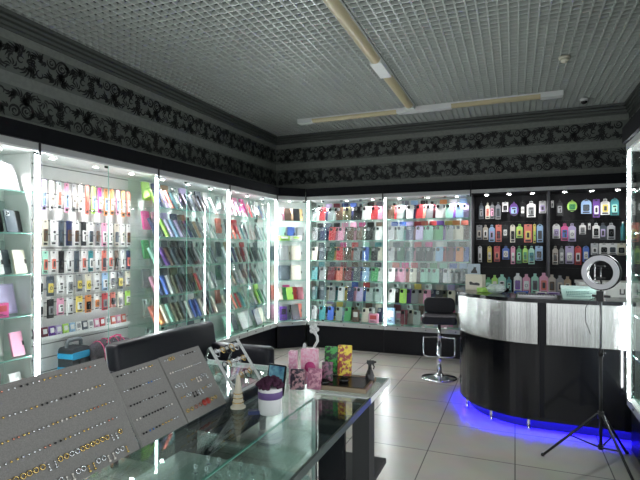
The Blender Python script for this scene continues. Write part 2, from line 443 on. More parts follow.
def window_mesh(c, w, h):
    k = ('win', c, w, h)
    if k not in MC:
        q = MB(); q.prism(rrect(w * .62, h * .46, w * .12, 4, 0, h * .18), -.014, -.0045)
        v_ = (len(c) * 7 + int(w * 1000)) % 3
        if v_ == 0: q.prism(rrect(w * .32, h * .28, w * .08, 3, 0, h * .26), -.0155, -.0141, 1)
        elif v_ == 1:
            q.prism(rrect(w * .40, h * .10, w * .04, 3, 0, h * .48), -.0155, -.0141, 1); q.prism(rrect(w * .18, h * .2, w * .06, 3, w * .08, h * .22), -.0155, -.0141, 1)
        else: q.tube([(w * .17 * math.cos(a * PI / 6), -.0155, h * .40 + w * .2 * math.sin(a * PI / 6)) for a in range(13)], .003, 5, 1)
        q.box(-w * .34, w * .34, -.0055, -.0045, h * .05, h * .13, 1)
        MC[k] = q.mesh('blister', [mat('product_' + c.replace(' ', '_'), C[c] if c != 'clear' else (.6, .66, .65), .2), mat('print_dark', (.05, .05, .05), .5)])
    return MC[k]
def tab_mesh(w, h):
    k = ('tab', w, h)
    if k not in MC:
        q = MB(); q.box(-w * .16, w * .16, -.0055, -.0045, h * .90, h * .955); MC[k] = q.mesh('hang_slot', mat('print_dark', (.05, .05, .05), .5))
    return MC[k]
def orient(o, loc, rz, tilt=0, roll=0):
    o.location = loc; o.rotation_euler = (-tilt, roll, rz)

ORD = ['first', 'second', 'third', 'fourth', 'fifth', 'sixth', 'seventh', 'eighth', 'ninth', 'tenth', 'eleventh', 'twelfth', 'thirteenth', 'fourteenth', 'fifteenth', 'sixteenth', 'seventeenth', 'eighteenth', 'nineteenth', 'twentieth'] 
ORD += [t_ + '-' + x for t_ in ('twenty', 'thirty', 'forty') for x in ('first', 'second', 'third', 'fourth', 'fifth', 'sixth', 'seventh', 'eighth', 'ninth', 'last')]
SHN = ['top shelf', 'second shelf down', 'third shelf down', 'fourth shelf down', 'fifth shelf down', 'lowest shelf']
KW = {'c': ('phone_case', 'phone case'), 'b': ('flip_case', 'flip case'), 'x': ('gift_box', 'small box'), 't': ('tablet_case', 'tablet case'), 'p': ('blister_pack', 'hanging pack'), 'l': ('accessory_box', 'flat box')}
def row_labels(items, where, end):
    """items: list of (kind, colour); each label singles out one thing of the row"""
    base = [f'{c} {KW[k][1]}' for k, c in items]; out = []
    for i, bs in enumerate(base):
        same = [j for j, q in enumerate(base) if q == bs]
        if len(same) == 1: out.append(f'{bs}, {where}'); continue
        nb = lambda j: (items[j - 1][1] if j else 'end', items[j + 1][1] if j < len(items) - 1 else 'end')
        me = nb(i)
        if sum(1 for j in same if set(nb(j)) == set(me)) == 1 and 'end' not in me and me[0] != me[1]:
            out.append(f"{bs} between {me[0].replace(' ', '-')} and {me[1].replace(' ', '-')}, {where}")
        else: out.append(f'{bs}, {ORD[i]} from {end}, {where}')
    return [' '.join(x.split()) for x in out]
def parse(s):
    its = []
    for tok in s.split(','):
        tok = tok.strip(); k = 'c'
        if ':' in tok: k, tok = tok.split(':')
        its.append((k, tok))
    return its
def make_item(k, c, label, group, i=0, sc=1.0):
    nm, cat = KW[k]
    if k == 'c':
        o = link(nm, case_mesh(c)); link('camera_cutout', cam_mesh(c not in ('black', 'slate', 'navy', 'brown', 'dark green', 'dark teal')), o)
    elif k == 'b':
        o = bpy.data.objects.new(nm, None); COL.objects.link(o); a, b_ = book_in()
        link('cover', book_mesh(c), o); link('inner_tray', a, o); link('clasp', b_, o)
    elif k == 'x':
        w, h, d = ((.085, .17, .04), (.07, .13, .035), (.10, .10, .045))[i % 3]
        o = link(nm, box_mesh(c, w, h, d)); link('printed_label', label_mesh(['white', 'black', 'red', 'navy', 'lilac'][(i * 7 + len(c)) % 5] if c != 'white' else ['grey', 'pink', 'slate', 'mint'][i % 4], w, h, d), o)
    elif k == 'l':
        w, h, d = .16, .075, .09
        o = link(nm, box_mesh(c, w, h, d)); link('printed_label', label_mesh('white' if c != 'white' else 'lime', w, h, d), o)
    elif k == 't':
        w, h, d = .155, .225, .014
        o = link(nm, box_mesh(c, w, h, d)); 
        q = ('tabfront', c)
        if q not in MC:
            m_ = MB(); m_.prism(rrect(w * .86, h * .9, .008, 3, 0, h * .05), -d / 2 - .002, -d / 2 - .0003); MC[q] = m_.mesh('front_cover', mat('tablet_front_' + c.replace(' ', '_'), tuple(min(1, v * 1.25 + .02) for v in C[c]) if c != 'clear' else (.6, .7, .68), .4))
        link('front_cover', MC[q], o)
    o.scale = (sc,) * 3
    return tag(o, label, cat.split()[-1] if k not in ('c', 'b') else 'phone case', group)

def shelf_row(W2, rz, W, z, spec, where, end, row='', y=.13, tilt=.28, jit=.12, lift=0, x0=None, x1=None, group=None, sc=1.0, allb=False):
    its = parse(spec); n = len(its)
    if allb: its = [('b' if k == 'c' and c != 'clear' else k, c) for k, c in its]
    a = -W / 2 + .05 if x0 is None else x0; b_ = W / 2 - .06 if x1 is None else x1
    labs = row_labels(its, (row + ' ' if row else '') + where, end)
    step = (b_ - a) / n; tlr = tilt * random.uniform(.8, 1.1); yawr = random.uniform(.45, .7)
    W_ = {'c': .078, 'b': .09, 'x': .105, 't': .165, 'l': .165}
    stg = .075 if any(k == 'x' for k, c in its) else .034
    for i, (k, c) in enumerate(its):
        cx = a + (i + .5) * step
        wd = {'c': .078, 'b': .09, 'x': .105, 't': .165, 'l': .165}[k]
        o = make_item(k, c, labs[i], group or f'goods on the {where}', i, sc if k in 'cbx' else 1.0)
        wd *= sc
        yaw = random.uniform(-jit, jit); tl = tlr * random.uniform(.85, 1.1) if k in 'cbt' else 0
        yy = y + random.uniform(-.008, .008)
        tight = any(step < (W_[its[j][0]] * sc + wd) / 2 + .014 for j in (i - 1, i + 1) if 0 <= j < n)
        if tight: yaw = random.uniform(-.03, .03); tl = tlr if k in 'cbt' else 0; yy = y + (stg if i % 2 else -.4 * stg)
        if allb and tilt > .3 and k in 'cb': yaw = yawr; tl = tlr; yy = y
        if k in 'lx': yaw *= .3
        if k == 't': yaw = .35 if not tight else 0
        th = .009 if k != 't' else .012
        up = (th * sc * math.sin(tl) if k in 'cbt' else 0) + .0012
        orient(o, W2(cx, yy, z + up + lift), rz + yaw, tl)

# --- left wall: rotz 90 deg, local x -> world +Y
RZL = R(90); XF = -3.262
WL = 1.28
def left_cab(label, yc, **k): return cabinet(label, WL, (XF, yc, 0), RZL, **k)
c1, F1 = left_cab('near glass cabinet on the long wall with tablets and pink boxes', 1.885, sides=(1, 0))
bx(WL / 2 - .0075, WL / 2 - .0015, .09, DEP - .0125, .387, ZTOP - .001).build('white_side_panel', white_lam, c1)
slatm = None
def slat_mat():
    m = mat('white_slatwall', (.72, .73, .71), .4); nt = m.node_tree; N = nt.nodes.new; L = nt.links.new
    tc = N('ShaderNodeTexCoord'); sx = N('ShaderNodeSeparateXYZ'); md = N('ShaderNodeMath'); md.operation = 'MODULO'; md.inputs[1].default_value = .115
    lt = N('ShaderNodeMath'); lt.operation = 'LESS_THAN'; lt.inputs[1].default_value = .010
    mx = N('ShaderNodeMixRGB'); mx.inputs[1].default_value = (.72, .73, .71, 1); mx.inputs[2].default_value = (.22, .23, .22, 1)
    L(tc.outputs['Object'], sx.inputs[0]); L(sx.outputs['Z'], md.inputs[0]); L(md.outputs[0], lt.inputs[0]); L(lt.outputs[0], mx.inputs[0]); L(mx.outputs[0], nt.nodes['Principled BSDF'].inputs['Base Color'])
    return m
slatw = slat_mat()
c2, F2 = left_cab('white slatwall cabinet with hanging watch straps and a blue speaker below', 3.165, shelves=[], backm=slatw, ndoor=2)
c3, F3 = left_cab('glass case cabinet on the long wall behind the black sofa', 4.445)
c4, F4 = left_cab('glass case cabinet on the long wall next to the narrow corner cabinet', 5.725)
RZC = R(45)
WC = .45
cc, FC = cabinet('narrow angled corner cabinet with books and tablets', WC, (-3.098, 6.532, 0), RZC, led_at=(), ndoor=1, spots=1, sides=(0, 0), drawers=1, dep=.34, spot_e=.8, fin=.024, flare=.22)
WB1, WB2 = 1.195, 1.20
b1, G1 = cabinet('glass cabinet on the back wall beside the narrow corner cabinet', WB1, (-2.935 + WB1 / 2, 6.70, 0), 0, led_at=(-1,), ndoor=4)
b2, G2 = cabinet('glass cabinet on the back wall behind the bar stool', WB2, (-2.935 + WB1 + WB2 / 2, 6.70, 0), 0, led_at=(-1,), leds=led_far, ndoor=4)

N1, NC, NB1, NB2, N3, N4 = 'near long-wall cabinet', 'narrow corner cabinet', 'corner-side back cabinet', 'stool-side back cabinet', 'sofa-side wall cabinet', 'corner-side long-wall cabinet'
B1 = ["clear,white,red,navy,clear,clear,brown,olive,olive,navy,black,black,white,cream,red,pink",
      "grey,slate,navy,navy,red,pink,pink,clear,brown,pink,brown,olive,black,grey,white",
      "cream,brown,slate,black,dark green,yellow,red,red,brown,coral,grey,black,blue,green,black,cream",
      "teal,slate,grey,brown,maroon,red,coral,coral,maroon,purple,slate,blue,light blue,mint,green,white",
      "dark teal,slate,slate,cream,grey,teal,white,yellow,navy,pink,lilac,blue,clear,clear,clear",
      "grey,x:white,teal,x:cream,blue,x:yellow,clear,x:light blue,green,olive,x:brown,x:white,cream,white,x:pink,navy"]
B1r = ["clear,lilac,maroon,navy,blue,clear,black,slate", "black,slate,black,pink,pink,hot pink,black,brown", "slate,dark teal,hot pink,red,mint,teal", "teal,slate,maroon,brown,olive,slate", "slate,clear,clear,blue,red,clear", "clear,lilac,yellow,mint,clear,brown,cream"]
B2 = ["brown,red,clear,black,white,navy,red,coral,grey,maroon,white,white,mint,purple,light blue,lilac",
      "grey,white,clear,teal,navy,maroon,lilac,mint,mint,green,green,purple,grey,cream,cream,brown",
      "grey,slate,dark green,slate,dark teal,pink,black,slate,black,white,light blue,red,maroon,purple,orange,blue",
      "white,pink,pink,coral,cream,brown,mint,mint,mint,dark teal,white,white,grey,slate",
      "white,black,lime,purple,grey,beige,pink,navy,black,olive,cream,slate,navy",
      "x:light blue,x:white,maroon,beige,clear,x:white,beige,x:lilac,x:pink,x:hot pink,olive,x:cream"]
B2r = ["clear,slate,light blue,black,clear,orange,white,light blue", "blue,blue,lilac,red,coral,red,purple,yellow,orange,coral", "slate,dark green,red,hot pink,white,black,olive", "coral,hot pink,red,dark green,green,mint,blue,light blue", "clear,clear,yellow,clear,beige,lilac,slate", "maroon,clear,brown,clear,mint,clear"]
L3 = ["lime,navy,lilac,coral,dark teal,clear,black,slate,slate,black,black,grey,clear,white",
      "navy,slate,lime,lilac,light blue,lilac,slate,navy,slate,tan,grey,clear,b:white,clear",
      "mint,slate,purple,brown,slate,b:black,b:black,b:slate,b:black,b:grey,clear,clear,clear,slate",
      "b:pink,b:navy,b:blue,b:white,olive,slate,b:black,b:black,b:black,b:red,clear,clear,b:white,b:grey",
      "b:coral,b:orange,b:cream,b:mint,b:olive,olive,b:slate,b:white,blue,b:blue,b:cream,brown,slate,b:beige",
      "clear,slate,clear,b:white,dark teal,clear,slate,b:white,clear"]
L3r = ["lime,navy,tan,clear,lilac,clear,slate,white", "hot pink,pink,lilac,navy,olive,clear,clear,white", "green,mint,slate,black,slate,slate,clear,clear", "grey,white,slate,olive,slate,brown,clear,clear", "clear,beige,slate,clear,clear,white,clear,slate", "clear,clear,clear,slate,clear"]
L4 = ["b:silver,b:pink,b:white,b:lilac,b:white,b:hot pink,b:red,clear,clear,b:light blue,clear",
      "grey,b:coral,b:coral,b:red,b:teal,b:slate,b:white,b:white,b:grey,clear,clear",
      "b:white,b:navy,b:navy,b:brown,b:maroon,b:white,b:black,b:slate,b:grey,clear,clear",
      "grey,b:white,b:brown,b:grey,b:white,b:black,b:navy,b:black,b:white,clear,clear",
      "b:beige,grey,b:coral,b:red,b:teal,clear,clear,b:white,b:lime,b:green,clear",
      "t:mint,t:slate,t:white,t:silver,t:slate,t:cream"]
L4r = ["clear,white,pink,hot pink,clear,white", "coral,slate,red,clear,white,clear", "slate,tan,clear,red,clear,slate", "slate,white,clear,slate,slate,clear", "coral,clear,mint,clear,clear,lime", "clear,slate,clear,clear,clear"]
for i in range(6):
    w = SHN[i]
    shelf_row(G1, 0, WB1, ZS[i], B1[i], f'{w}, {NB1}', 'corner', 'front row,', y=.10, sc=1.36)
    shelf_row(G1, 0, WB1, ZS[i], B1r[i], f'{w}, {NB1}', 'corner', 'rear row,', y=.26, tilt=.08, lift=.078, sc=1.22, allb=True)
    shelf_row(G2, 0, WB2, ZS[i], B2[i], f'{w}, {NB2}', 'corner', 'front row,', y=.10, sc=1.36)
    shelf_row(G2, 0, WB2, ZS[i], B2r[i], f'{w}, {NB2}', 'corner', 'rear row,', y=.26, tilt=.08, lift=.078, sc=1.22, allb=True)
    shelf_row(F3, RZL, WL, ZS[i], L3[i], f'{w}, {N3}', 'near end', 'front row,', y=.112, tilt=.40, sc=1.30, allb=True, x0=-.565, x1=.565)
    shelf_row(F3, RZL, WL, ZS[i], L3r[i], f'{w}, {N3}', 'near end', 'rear row,', y=.26, tilt=.16, lift=.078, sc=1.2, allb=True)
    shelf_row(F4, RZL, WL, ZS[i], L4[i], f'{w}, {N4}', 'near end', 'front row,', y=.112, tilt=.40, sc=1.30, allb=True, x0=-.565, x1=.565)
    if i < 5: shelf_row(F4, RZL, WL, ZS[i], L4r[i], f'{w}, {N4}', 'near end', 'rear row,', y=.26, tilt=.16, lift=.078, sc=1.2, allb=True)
# clear acrylic risers carry the rear rows
rn = ['back cabinet beside the corner', 'back cabinet behind the stool', 'cabinet behind the sofa', 'long-wall cabinet before the corner']
for (Fn, rz, W, nm, sh) in ((G1, 0, WB1, rn[0], 6), (G2, 0, WB2, rn[1], 6), (F3, RZL, WL, rn[2], 6), (F4, RZL, WL, rn[3], 5)):
    for i in range(sh):
        q = MB(); hh = W / 2 - .06
        q.box(-hh, hh, -.055, .055, .073, .077)
        for xx in (-hh, hh - .004): q.box(xx, xx + .004, -.055, .055, .0005, .0729)
        o = q.build('acrylic_riser', clear_ac)
        orient(o, Fn(0, .265, ZS[i] + .0005), rz); tag(o, f'clear acrylic riser under the rear row, {SHN[i]}, {nm}', 'display riser', 'acrylic risers in the wall cabinets')

# corner cabinet contents
CCs = ["b:white,b:pink,b:brown,b:tan,b:black,b:gold", "l:lime,l:white", "t:grey,t:beige", "t:slate,t:beige", "b:beige,b:green,b:lime,b:red,b:maroon", "x:purple,t:black"]
for i in range(6): shelf_row(FC, RZC, WC, ZS[i], CCs[i], f'{SHN[i]}, {NC}', 'long wall', 'front row,', y=.10 if i != 5 else .12, tilt=.3 if i in (0, 4, 5) else .1, x0=-.21, x1=.21, sc=1.2)
CCr = [None, "b:white,b:mint,b:blue,b:grey", "b:slate,b:beige,b:white", "b:beige,b:slate,b:white", "b:coral,b:hot pink,b:white", "b:pink,b:silver,b:coral"]
for i in range(1, 6): shelf_row(FC, RZC, WC, ZS[i], CCr[i], f'{SHN[i]}, {NC}', 'long wall', 'rear row,', y=.27, tilt=.05, x0=-.3, x1=.3, sc=1.35)

# near cabinet (only its far end is in view)
NS = ["t:silver,t:white", "clear,clear,clear,clear", "black,slate,slate,black,slate", "maroon,t:maroon,slate", "x:hot pink,t:lilac", "x:white,x:pink"]
NZ = [1.91, 1.61, 1.31, 1.01, .71, .41]
for zi, spec, rw, y_, tl_, a_, b_, sc_, lf_ in (
    (0, "t:pink,t:white,t:silver", '', .14, .35, .08, .58, 1, 0),
    (1, "slate,black,slate,black,slate,black", 'front row,', .09, .25, .16, .59, 1.1, 0), (1, "clear,clear,clear,clear,clear,clear", 'rear row,', .30, .05, .16, .60, 1.1, .078),
    (2, "b:maroon,b:maroon,b:white,b:slate,b:cream", 'front row,', .09, .28, .16, .59, 1.1, 0), (2, "b:cream,clear,b:cream,clear,b:cream,clear", 'rear row,', .30, .05, .16, .60, 1.1, .078),
    (3, "b:brown,b:beige,x:hot pink,t:lilac", 'front row,', .12, .3, .08, .59, 1, 0), (3, "clear,clear,b:silver,clear,b:silver", 'rear row,', .32, .05, .16, .60, 1.1, 0),
    (4, "x:red,b:pink,x:lilac,t:white,b:pink", '', .12, .3, .0, .60, 1.1, 0),
    (5, "x:coral,x:white,x:red,x:pink,b:white", '', .13, .3, .0, .60, 1.1, 0)):
    shelf_row(F1, RZL, WL, ZS[zi], spec, f'{SHN[zi]}, {N1}', 'near end', rw, y=y_, tilt=tl_, x0=a_, x1=b_, sc=sc_, lift=lf_)
for i in (1, 2):
    q = MB(); q.box(-.24, .24, -.04, .04, .073, .077)
    for xx in (-.24, .236): q.box(xx, xx + .004, -.04, .04, .0005, .0729)
    o = q.build('acrylic_riser', clear_ac); orient(o, F1(.37, .31, ZS[i] + .0005), RZL); tag(o, f'clear acrylic riser under the rear row, {SHN[i]}, near long-wall cabinet', 'display riser', 'acrylic risers in the wall cabinets')

# ---------------------------------------------------------------- slatwall cabinet contents (local x -.6...6, wall face at y = DEP-.012)
YW = DEP - .012
def hang_row(W2, rz, parent, ztop, entries, where, end, yw, group, proj=.10, peg=True, ydrop=0):
    """entries: (x, colour, window colour, w, h, shape). Pegs become parts of PARENT."""
    its = [('p', e[1]) for e in entries]
    labs = row_labels(its, where, end)
    for (x, c, wc, w, h, shp), lb in zip(entries, labs):
        yy = yw - proj * .85
        if peg:
            q = MB(); zt = ztop + .0035
            q.tube([(x, yw - .0005, zt), (x, yw - proj, zt), (x, yw - proj - .012, zt + .012)], .0022, 6); q.build('peg', chrome, parent)
        o = link('blister_pack', pack_mesh(c, w, h, shp)); link('blister', window_mesh(wc, w, h), o)
        if shp != 'r': link('hang_slot', tab_mesh(w, h), o)
        orient(o, W2(x, yy - .012, ztop - h), rz + random.uniform(-.08, .08))
        tag(o, lb, 'package', group)
def spread_row(x0, x1, cols, w, h, shp, wcs=('grey', 'white', 'black', 'pink')):
    n = len(cols); out = []
    for i, c in enumerate(cols):
        hh = h if isinstance(h, float) else h[i % len(h)]
        out.append((x0 + (x1 - x0) * (i + .5) / n, c, wcs[(i * 3 + len(c)) % len(wcs)], w, hh, shp))
    return out
rows = [
 (2.05, "white,white,lilac,white,clear,pink,grey,white,coral,lime,hot pink,orange,orange,pink,orange,coral", .036, (.24, .23, .25), 's', ('white', 'coral', 'cream', 'light blue'), 'top row'),
 (1.73, "white,cream,cream,white,slate,navy,white,black,white,grey,pink,white,beige,white,white", .050, (.215, .21), 's', ('cream', 'slate', 'white', 'brown'), 'second row down'),
 (1.475, "coral,coral,mint,white,black,white,slate,white,teal,white,coral,white,brown,white,navy", .046, (.185, .18), 's', ('white', 'black', 'coral', 'slate'), 'third row down'),
 (1.27, "black,white,slate,white,white,grey,cream,white,light blue,white,slate,cream", .062, (.165, .15), 's', ('black', 'grey', 'white', 'yellow'), 'fourth row down'),
 (1.08, "cream,white,black,pink,white,yellow,orange,white,red,coral,cream,lime", .062, (.155, .14), 's', ('black', 'white', 'orange', 'grey'), 'fifth row down'),
]
for z, cs, w, h, shp, wcs, nm in rows:
    hang_row(F2, RZL, c2, z, spread_row(-.58, .55, cs.split(','), w, h, shp, wcs), f'{nm}, white slatwall cabinet', 'near end', YW, 'packs hanging on the white slatwall', proj=.13)
# narrow tray with colour cards
t = thing('card_tray', 'long narrow white tray of small coloured cards on the white slatwall', 'tray', F2(0, 0, 0), RZL)
bx(-.58, .56, YW - .10, YW - .001, .745, .751).build('tray_floor', white_lam, t); bx(-.58, .56, YW - .105, YW - .1005, .745, .775).build('tray_lip', white_lam, t)
cs = "white,black,white,maroon,purple,lilac,lime,light blue,white,slate,white,pink,red,white,coral,pink,coral".split(',')
labs = row_labels([('l', c) for c in cs], 'slatwall tray above speaker', 'near end')
for i, c in enumerate(cs):
    w, h, d = .052, .095, .012
    o = link('colour_card', box_mesh(c, w, h, d)); link('printed_label', label_mesh('white' if c != 'white' else 'grey', w, h, d), o)
    orient(o, F2(-.55 + i * .066, YW - .075, .7535), RZL, .12); tag(o, labs[i].replace('flat box', 'small card box'), 'box', 'small card boxes in the slatwall tray')
# coils on top of that tray area: dark jewellery/earphones bundles behind first cards
for i, (xx, c) in enumerate(((-.42, 'black'), (-.33, 'brown'), (-.24, 'slate'), (-.15, 'black'))):
    q = MB()
    for k in range(3):
        rr = .035 - k * .007
        q.tube([(rr * math.cos(a * PI / 8), -.01 * k, .045 + rr * math.sin(a * PI / 8)) for a in range(17)], .0045, 6)
    o = q.build('cable_coil', mat('plastic_' + c.replace(' ', '_'), C[c], .35)); orient(o, F2(xx, YW - .035, .752), RZL)
    tag(o, f'{c} coiled cable, {ORD[i]} from the near end, standing behind the slatwall tray cards', 'cable', 'coiled cables behind the tray cards')

# portable blue speaker
t = thing('portable_speaker', 'black and bright blue portable party speaker with top handle on the white deck', 'speaker', F2(-.13, .25, .3865), RZL + .1); t.scale = (1.0, 1.0, 1.15)
o = MB().prism(rrect(.19, .235, .03, 5), -.075, .075).build('body', mat('speaker_black', (.03, .035, .04), .45), t)
bz = mat('speaker_blue', (.03, .36, .62), .35)
MB().prism(rrect(.194, .045, .012, 3, 0, .055), -.079, .079).build('lower_band', bz, t)
MB().prism(rrect(.194, .05, .012, 3, 0, .150), -.079, .079).build('middle_band', bz, t)
for zz, r_ in ((.125, .022), (.03, .022)):
    q = MB(); q.tube([(0, -.084, zz), (0, -.0755, zz)], r_, 20); q.tube([(0, -.087, zz), (0, -.0842, zz)], r_ * .45, 14); q.build('driver', mat('rubber', (.02, .02, .02), .6), t)
q = MB(); q.tube([(-.078, 0, .236), (-.078, 0, .27), (-.065, 0, .285), (.065, 0, .285), (.078, 0, .27), (.078, 0, .236)], .016, 10); q.build('handle', mat('speaker_grey', (.12, .14, .15), .5), t)
# striped bag
t = thing('duffel_bag', 'black holdall bag with pink stripes lying beside the blue speaker', 'bag', F2(.225, .22, .3865), RZL); t.scale = (1.0, 1.0, 1.35)
q = MB(); prof = [(.02, -.005), (.09, .0), (.115, .05), (.12, .11), (.10, .17), (.06, .2), (.0, .21)]
vs = []; nx = 14
for i in range(nx + 1):
    u = i / nx; x = -.23 + .46 * u; s_ = .55 + .45 * math.sin(PI * min(max(u, .04), .96)) ** .5
    for k in range(20):
        a = 2 * PI * k / 20; vs.append((x, .10 * s_ * math.cos(a), .108 + .105 * s_ * math.sin(a)))
q.add(vs, [(i * 20 + k, i * 20 + (k + 1) % 20, (i + 1) * 20 + (k + 1) % 20, (i + 1) * 20 + k) for i in range(nx) for k in range(20)] + [tuple(range(19, -1, -1)), tuple(nx * 20 + k for k in range(20))], 0, True)
q.build('body', speckled('dark_bag_cloth', (.02, .02, .025), (.04, .035, .045), 60, .8), t)
for xx in (-.13, -.05, .05, .13):
    q = MB(); s_ = .55 + .45 * math.sin(PI * (xx + .23) / .46) ** .5
    q.tube([(xx, .1015 * s_ * math.cos(a), .108 + .107 * s_ * math.sin(a)) for a in [2 * PI * k / 20 for k in range(21)]], .003, 6); q.build('stripe', mat('pink_cloth', (.55, .05, .16), .7), t)
q = MB(); q.tube([(-.08, -.06, .19), (-.06, -.085, .225), (0, -.09, .235), (.06, -.085, .225), (.08, -.06, .19)], .006, 8); q.build('carry_strap', mat('pink_cloth'), t)

# ---------------------------------------------------------------- black pegboard displays right of the back cabinets
PX0 = -2.935 + WB1 + WB2
blackpeg = speckled('black_pegboard', (.006, .006, .008), (.010, .010, .012), 20, .6)
def pegcab(label, xa, xb, spots):
    t = thing('pegboard_display', label, 'display board', ((xa + xb) / 2, 6.70, 0), 0, 'black pegboard displays on the back wall')
    h = (xb - xa) / 2 - .001; d = .42
    bx(-h, h, d - .03, d, .0, ZFAS).build('back_panel', blackpeg, t)
    bx(-h, h, .0, d - .031, ZTOP, ZTOP + .012).build('top_panel', black_lam, t)
    bx(-h, h, -.004, .012, ZTOP + .0125, ZVAL).build('valance', greyval, t)
    bx(-h, h, -.03, d, ZVAL + .0005, ZFAS).build('fascia', fas_m, t)
    for s_ in (-1, 1): bx(s_ * h - .01 if s_ > 0 else -h, h if s_ > 0 else -h + .01, .0, d - .031, 0, ZTOP - .001).build('side_panel', mat('grey_side_panel', (.1, .1, .11), .35), t)
    for zz in (.60, .9, 1.235, 1.55, 1.86):
        bx(-h + .0105, h - .0105, d - .037, d - .0305, zz - .0015, zz + .0015).build('rail', mat('dark_rail', (.05, .045, .05), .3, .5), t)
    for i, c in enumerate(spots):
        q = MB(); q.lathe([(.030, 0), (.030, -.006), (.022, -.008)], 16, (c, .12, ZTOP - .0005)); sp = q.build('spotlight', chrome, t)
        q = MB(); q.lathe([(0, -.009), (.024, -.009), (.024, -.005), (0, -.005)], 14, (c, .12, ZTOP)); q.build('lens', spotm, sp)
        L = bpy.data.lights.new('spot', 'SPOT'); L.energy = 6; L.spot_size = R(130); L.spot_blend = .8; L.shadow_soft_size = .02
        lo = bpy.data.objects.new('spot', L); COL.objects.link(lo); lo.location = ((xa + xb) / 2 + c, 6.82, ZTOP - .03)
    return t
XM = .396; XE = XR - .01
p1 = pegcab('black pegboard display of hanging gadgets behind the counter, next to the stool cabinet', PX0, XM, (-.28, .0, .28))
p2 = pegcab('black pegboard display of hanging gadgets above the ring light', XM, XE, (-.28, .02, .30))
def xw(px, Y):
    u = (px - 320) / 481; fw = Y / (u * ST + CT); return fw * (u * CT - ST)
def pk(px, c, wc='grey', w=.09, h=.20, s_='n'): return (px, c, wc, w * .90, h, s_)
def A(v): return 470 + v / 7.11
def Bv(v): return 550 + v / 7.11
def Cv(v): return 500 + v / 4.57
PR_ = [
 (2.12, 'top row', [pk(A(80), 'slate', 'grey', .07, .22), pk(A(125), 'cream', 'coral', .06, .22), pk(A(158), 'grey', 'pink', .06, .22), pk(A(200), 'grey', 'slate', .075, .23), pk(A(250), 'white', 'black', .085, .13, 's'),
   pk(A(312), 'purple', 'light blue', .13, .19, 'r'), pk(A(375), 'black', 'white', .07, .19, 's'), pk(A(435), 'white', 'grey', .12, .21, 'n'), pk(A(516), 'white', 'lilac', .095, .16, 's'), pk(A(586), 'white', 'grey', .035, .09, 's'),
   pk(Bv(70), 'black', 'grey', .09, .2, 'n'), pk(Bv(158), 'lime', 'green', .13, .15, 'r'), pk(Bv(258), 'light blue', 'slate', .13, .18, 'a'), pk(Bv(330), 'purple', 'white', .085, .23, 's'), pk(Bv(393), 'white', 'yellow', .11, .2, 'n'), pk(Bv(460), 'teal', 'mint', .10, .21, 'a')]),
 (1.815, 'second row', [pk(A(66), 'grey', 'beige', .085, .20, 's'), pk(A(110), 'beige', 'white', .075, .2, 'n'), pk(A(155), 'light blue', 'lilac', .085, .23, 'n'), pk(A(203), 'coral', 'maroon', .085, .23, 's'), pk(A(250), 'black', 'white', .08, .18, 's'),
   pk(A(303), 'cream', 'black', .07, .24, 'a'), pk(A(352), 'lime', 'yellow', .09, .18, 'n'), pk(A(413), 'coral', 'yellow', .11, .24, 's'), pk(A(459), 'yellow', 'lime', .035, .25, 's'), pk(A(497), 'light blue', 'slate', .085, .24, 'a'), pk(A(557), 'cream', 'beige', .09, .23, 'a'), pk(A(614), 'white', 'lilac', .10, .19, 'a'),
   pk(Bv(105), 'hot pink', 'blue', .10, .22, 'n'), pk(Bv(157), 'lilac', 'white', .10, .23, 'n'), pk(Bv(232), 'white', 'grey', .085, .14, 'n'), pk(Bv(280), 'white', 'grey', .03, .08, 's'), pk(Bv(328), 'white', 'black', .09, .19, 'n'), pk(Bv(377), 'slate', 'lilac', .085, .21, 'n'), pk(Bv(435), 'silver', 'black', .10, .21, 'n')]),
 (1.525, 'third row', [pk(480, 'white', 'white', .055, .22, 'a'), pk(489.5, 'yellow', 'cream', .06, .22, 'a'), pk(497, 'red', 'coral', .085, .21, 's'), pk(505.8, 'blue', 'white', .10, .18, 'n'), pk(513, 'pink', 'white', .06, .24, 'a'), pk(519, 'green', 'mint', .07, .23, 'n'), pk(525.2, 'lime', 'green', .07, .22, 'n'), pk(531.5, 'mint', 'teal', .085, .24, 'n'), pk(539, 'light blue', 'black', .10, .19, 's'),
   pk(548.5, 'white', 'black', .10, .22, 's'), pk(555.3, 'beige', 'brown', .075, .24, 'n'), pk(561.7, 'grey', 'white', .06, .23, 'n'), pk(569.6, 'lilac', 'white', .11, .23, 's'), pk(578, 'red', 'white', .085, .24, 'a'), pk(586, 'blue', 'white', .08, .2, 'a')]),
 (1.625, 'short right row', []),
]
for z, nm, ents in PR_[:3]:
    for par, lo_, hi_, nn in ((p1, PX0, XM, 'stool-side pegboard'), (p2, XM, XE, 'pegboard above ring light')):
        es = []
        for (px, c, wc, w, h, s_) in ents:
            X = xw(px, 6.98); 
            if lo_ + .045 < X <= hi_: es.append((X - (lo_ + hi_) / 2, c, wc, w, h, s_))
        cx = (lo_ + hi_) / 2
        if es: hang_row(lambda x, y, z_, cx=cx: Vector((cx + x, 6.70 + y, z_)), 0, par, z, es, f'{nm}, {nn}', 'stool side', .383, 'packs hanging on the black pegboards')
cx2 = (XM + XE) / 2
hang_row(lambda x, y, z_: Vector((cx2 + x, 6.70 + y, z_)), 0, p2, 1.56, [(xw(px, 6.98) - cx2, c, wc, w, h, 's') for px, c, wc, w, h in ((594.7, 'silver', 'white', .085, .15), (604, 'white', 'black', .105, .14), (612.7, 'white', 'slate', .10, .14), (621.5, 'cream', 'black', .10, .15))],
         'short row just above ring light', 'ring', .383, 'packs hanging on the black pegboards')
# teal bottles high at right
for i, px in enumerate((619.5, 622.3)):
    q = MB(); q.lathe([(0, 0), (.022, 0), (.024, .01), (.024, .16), (.012, .185), (.012, .21), (0, .21)], 14)
    X = xw(px, 6.80)
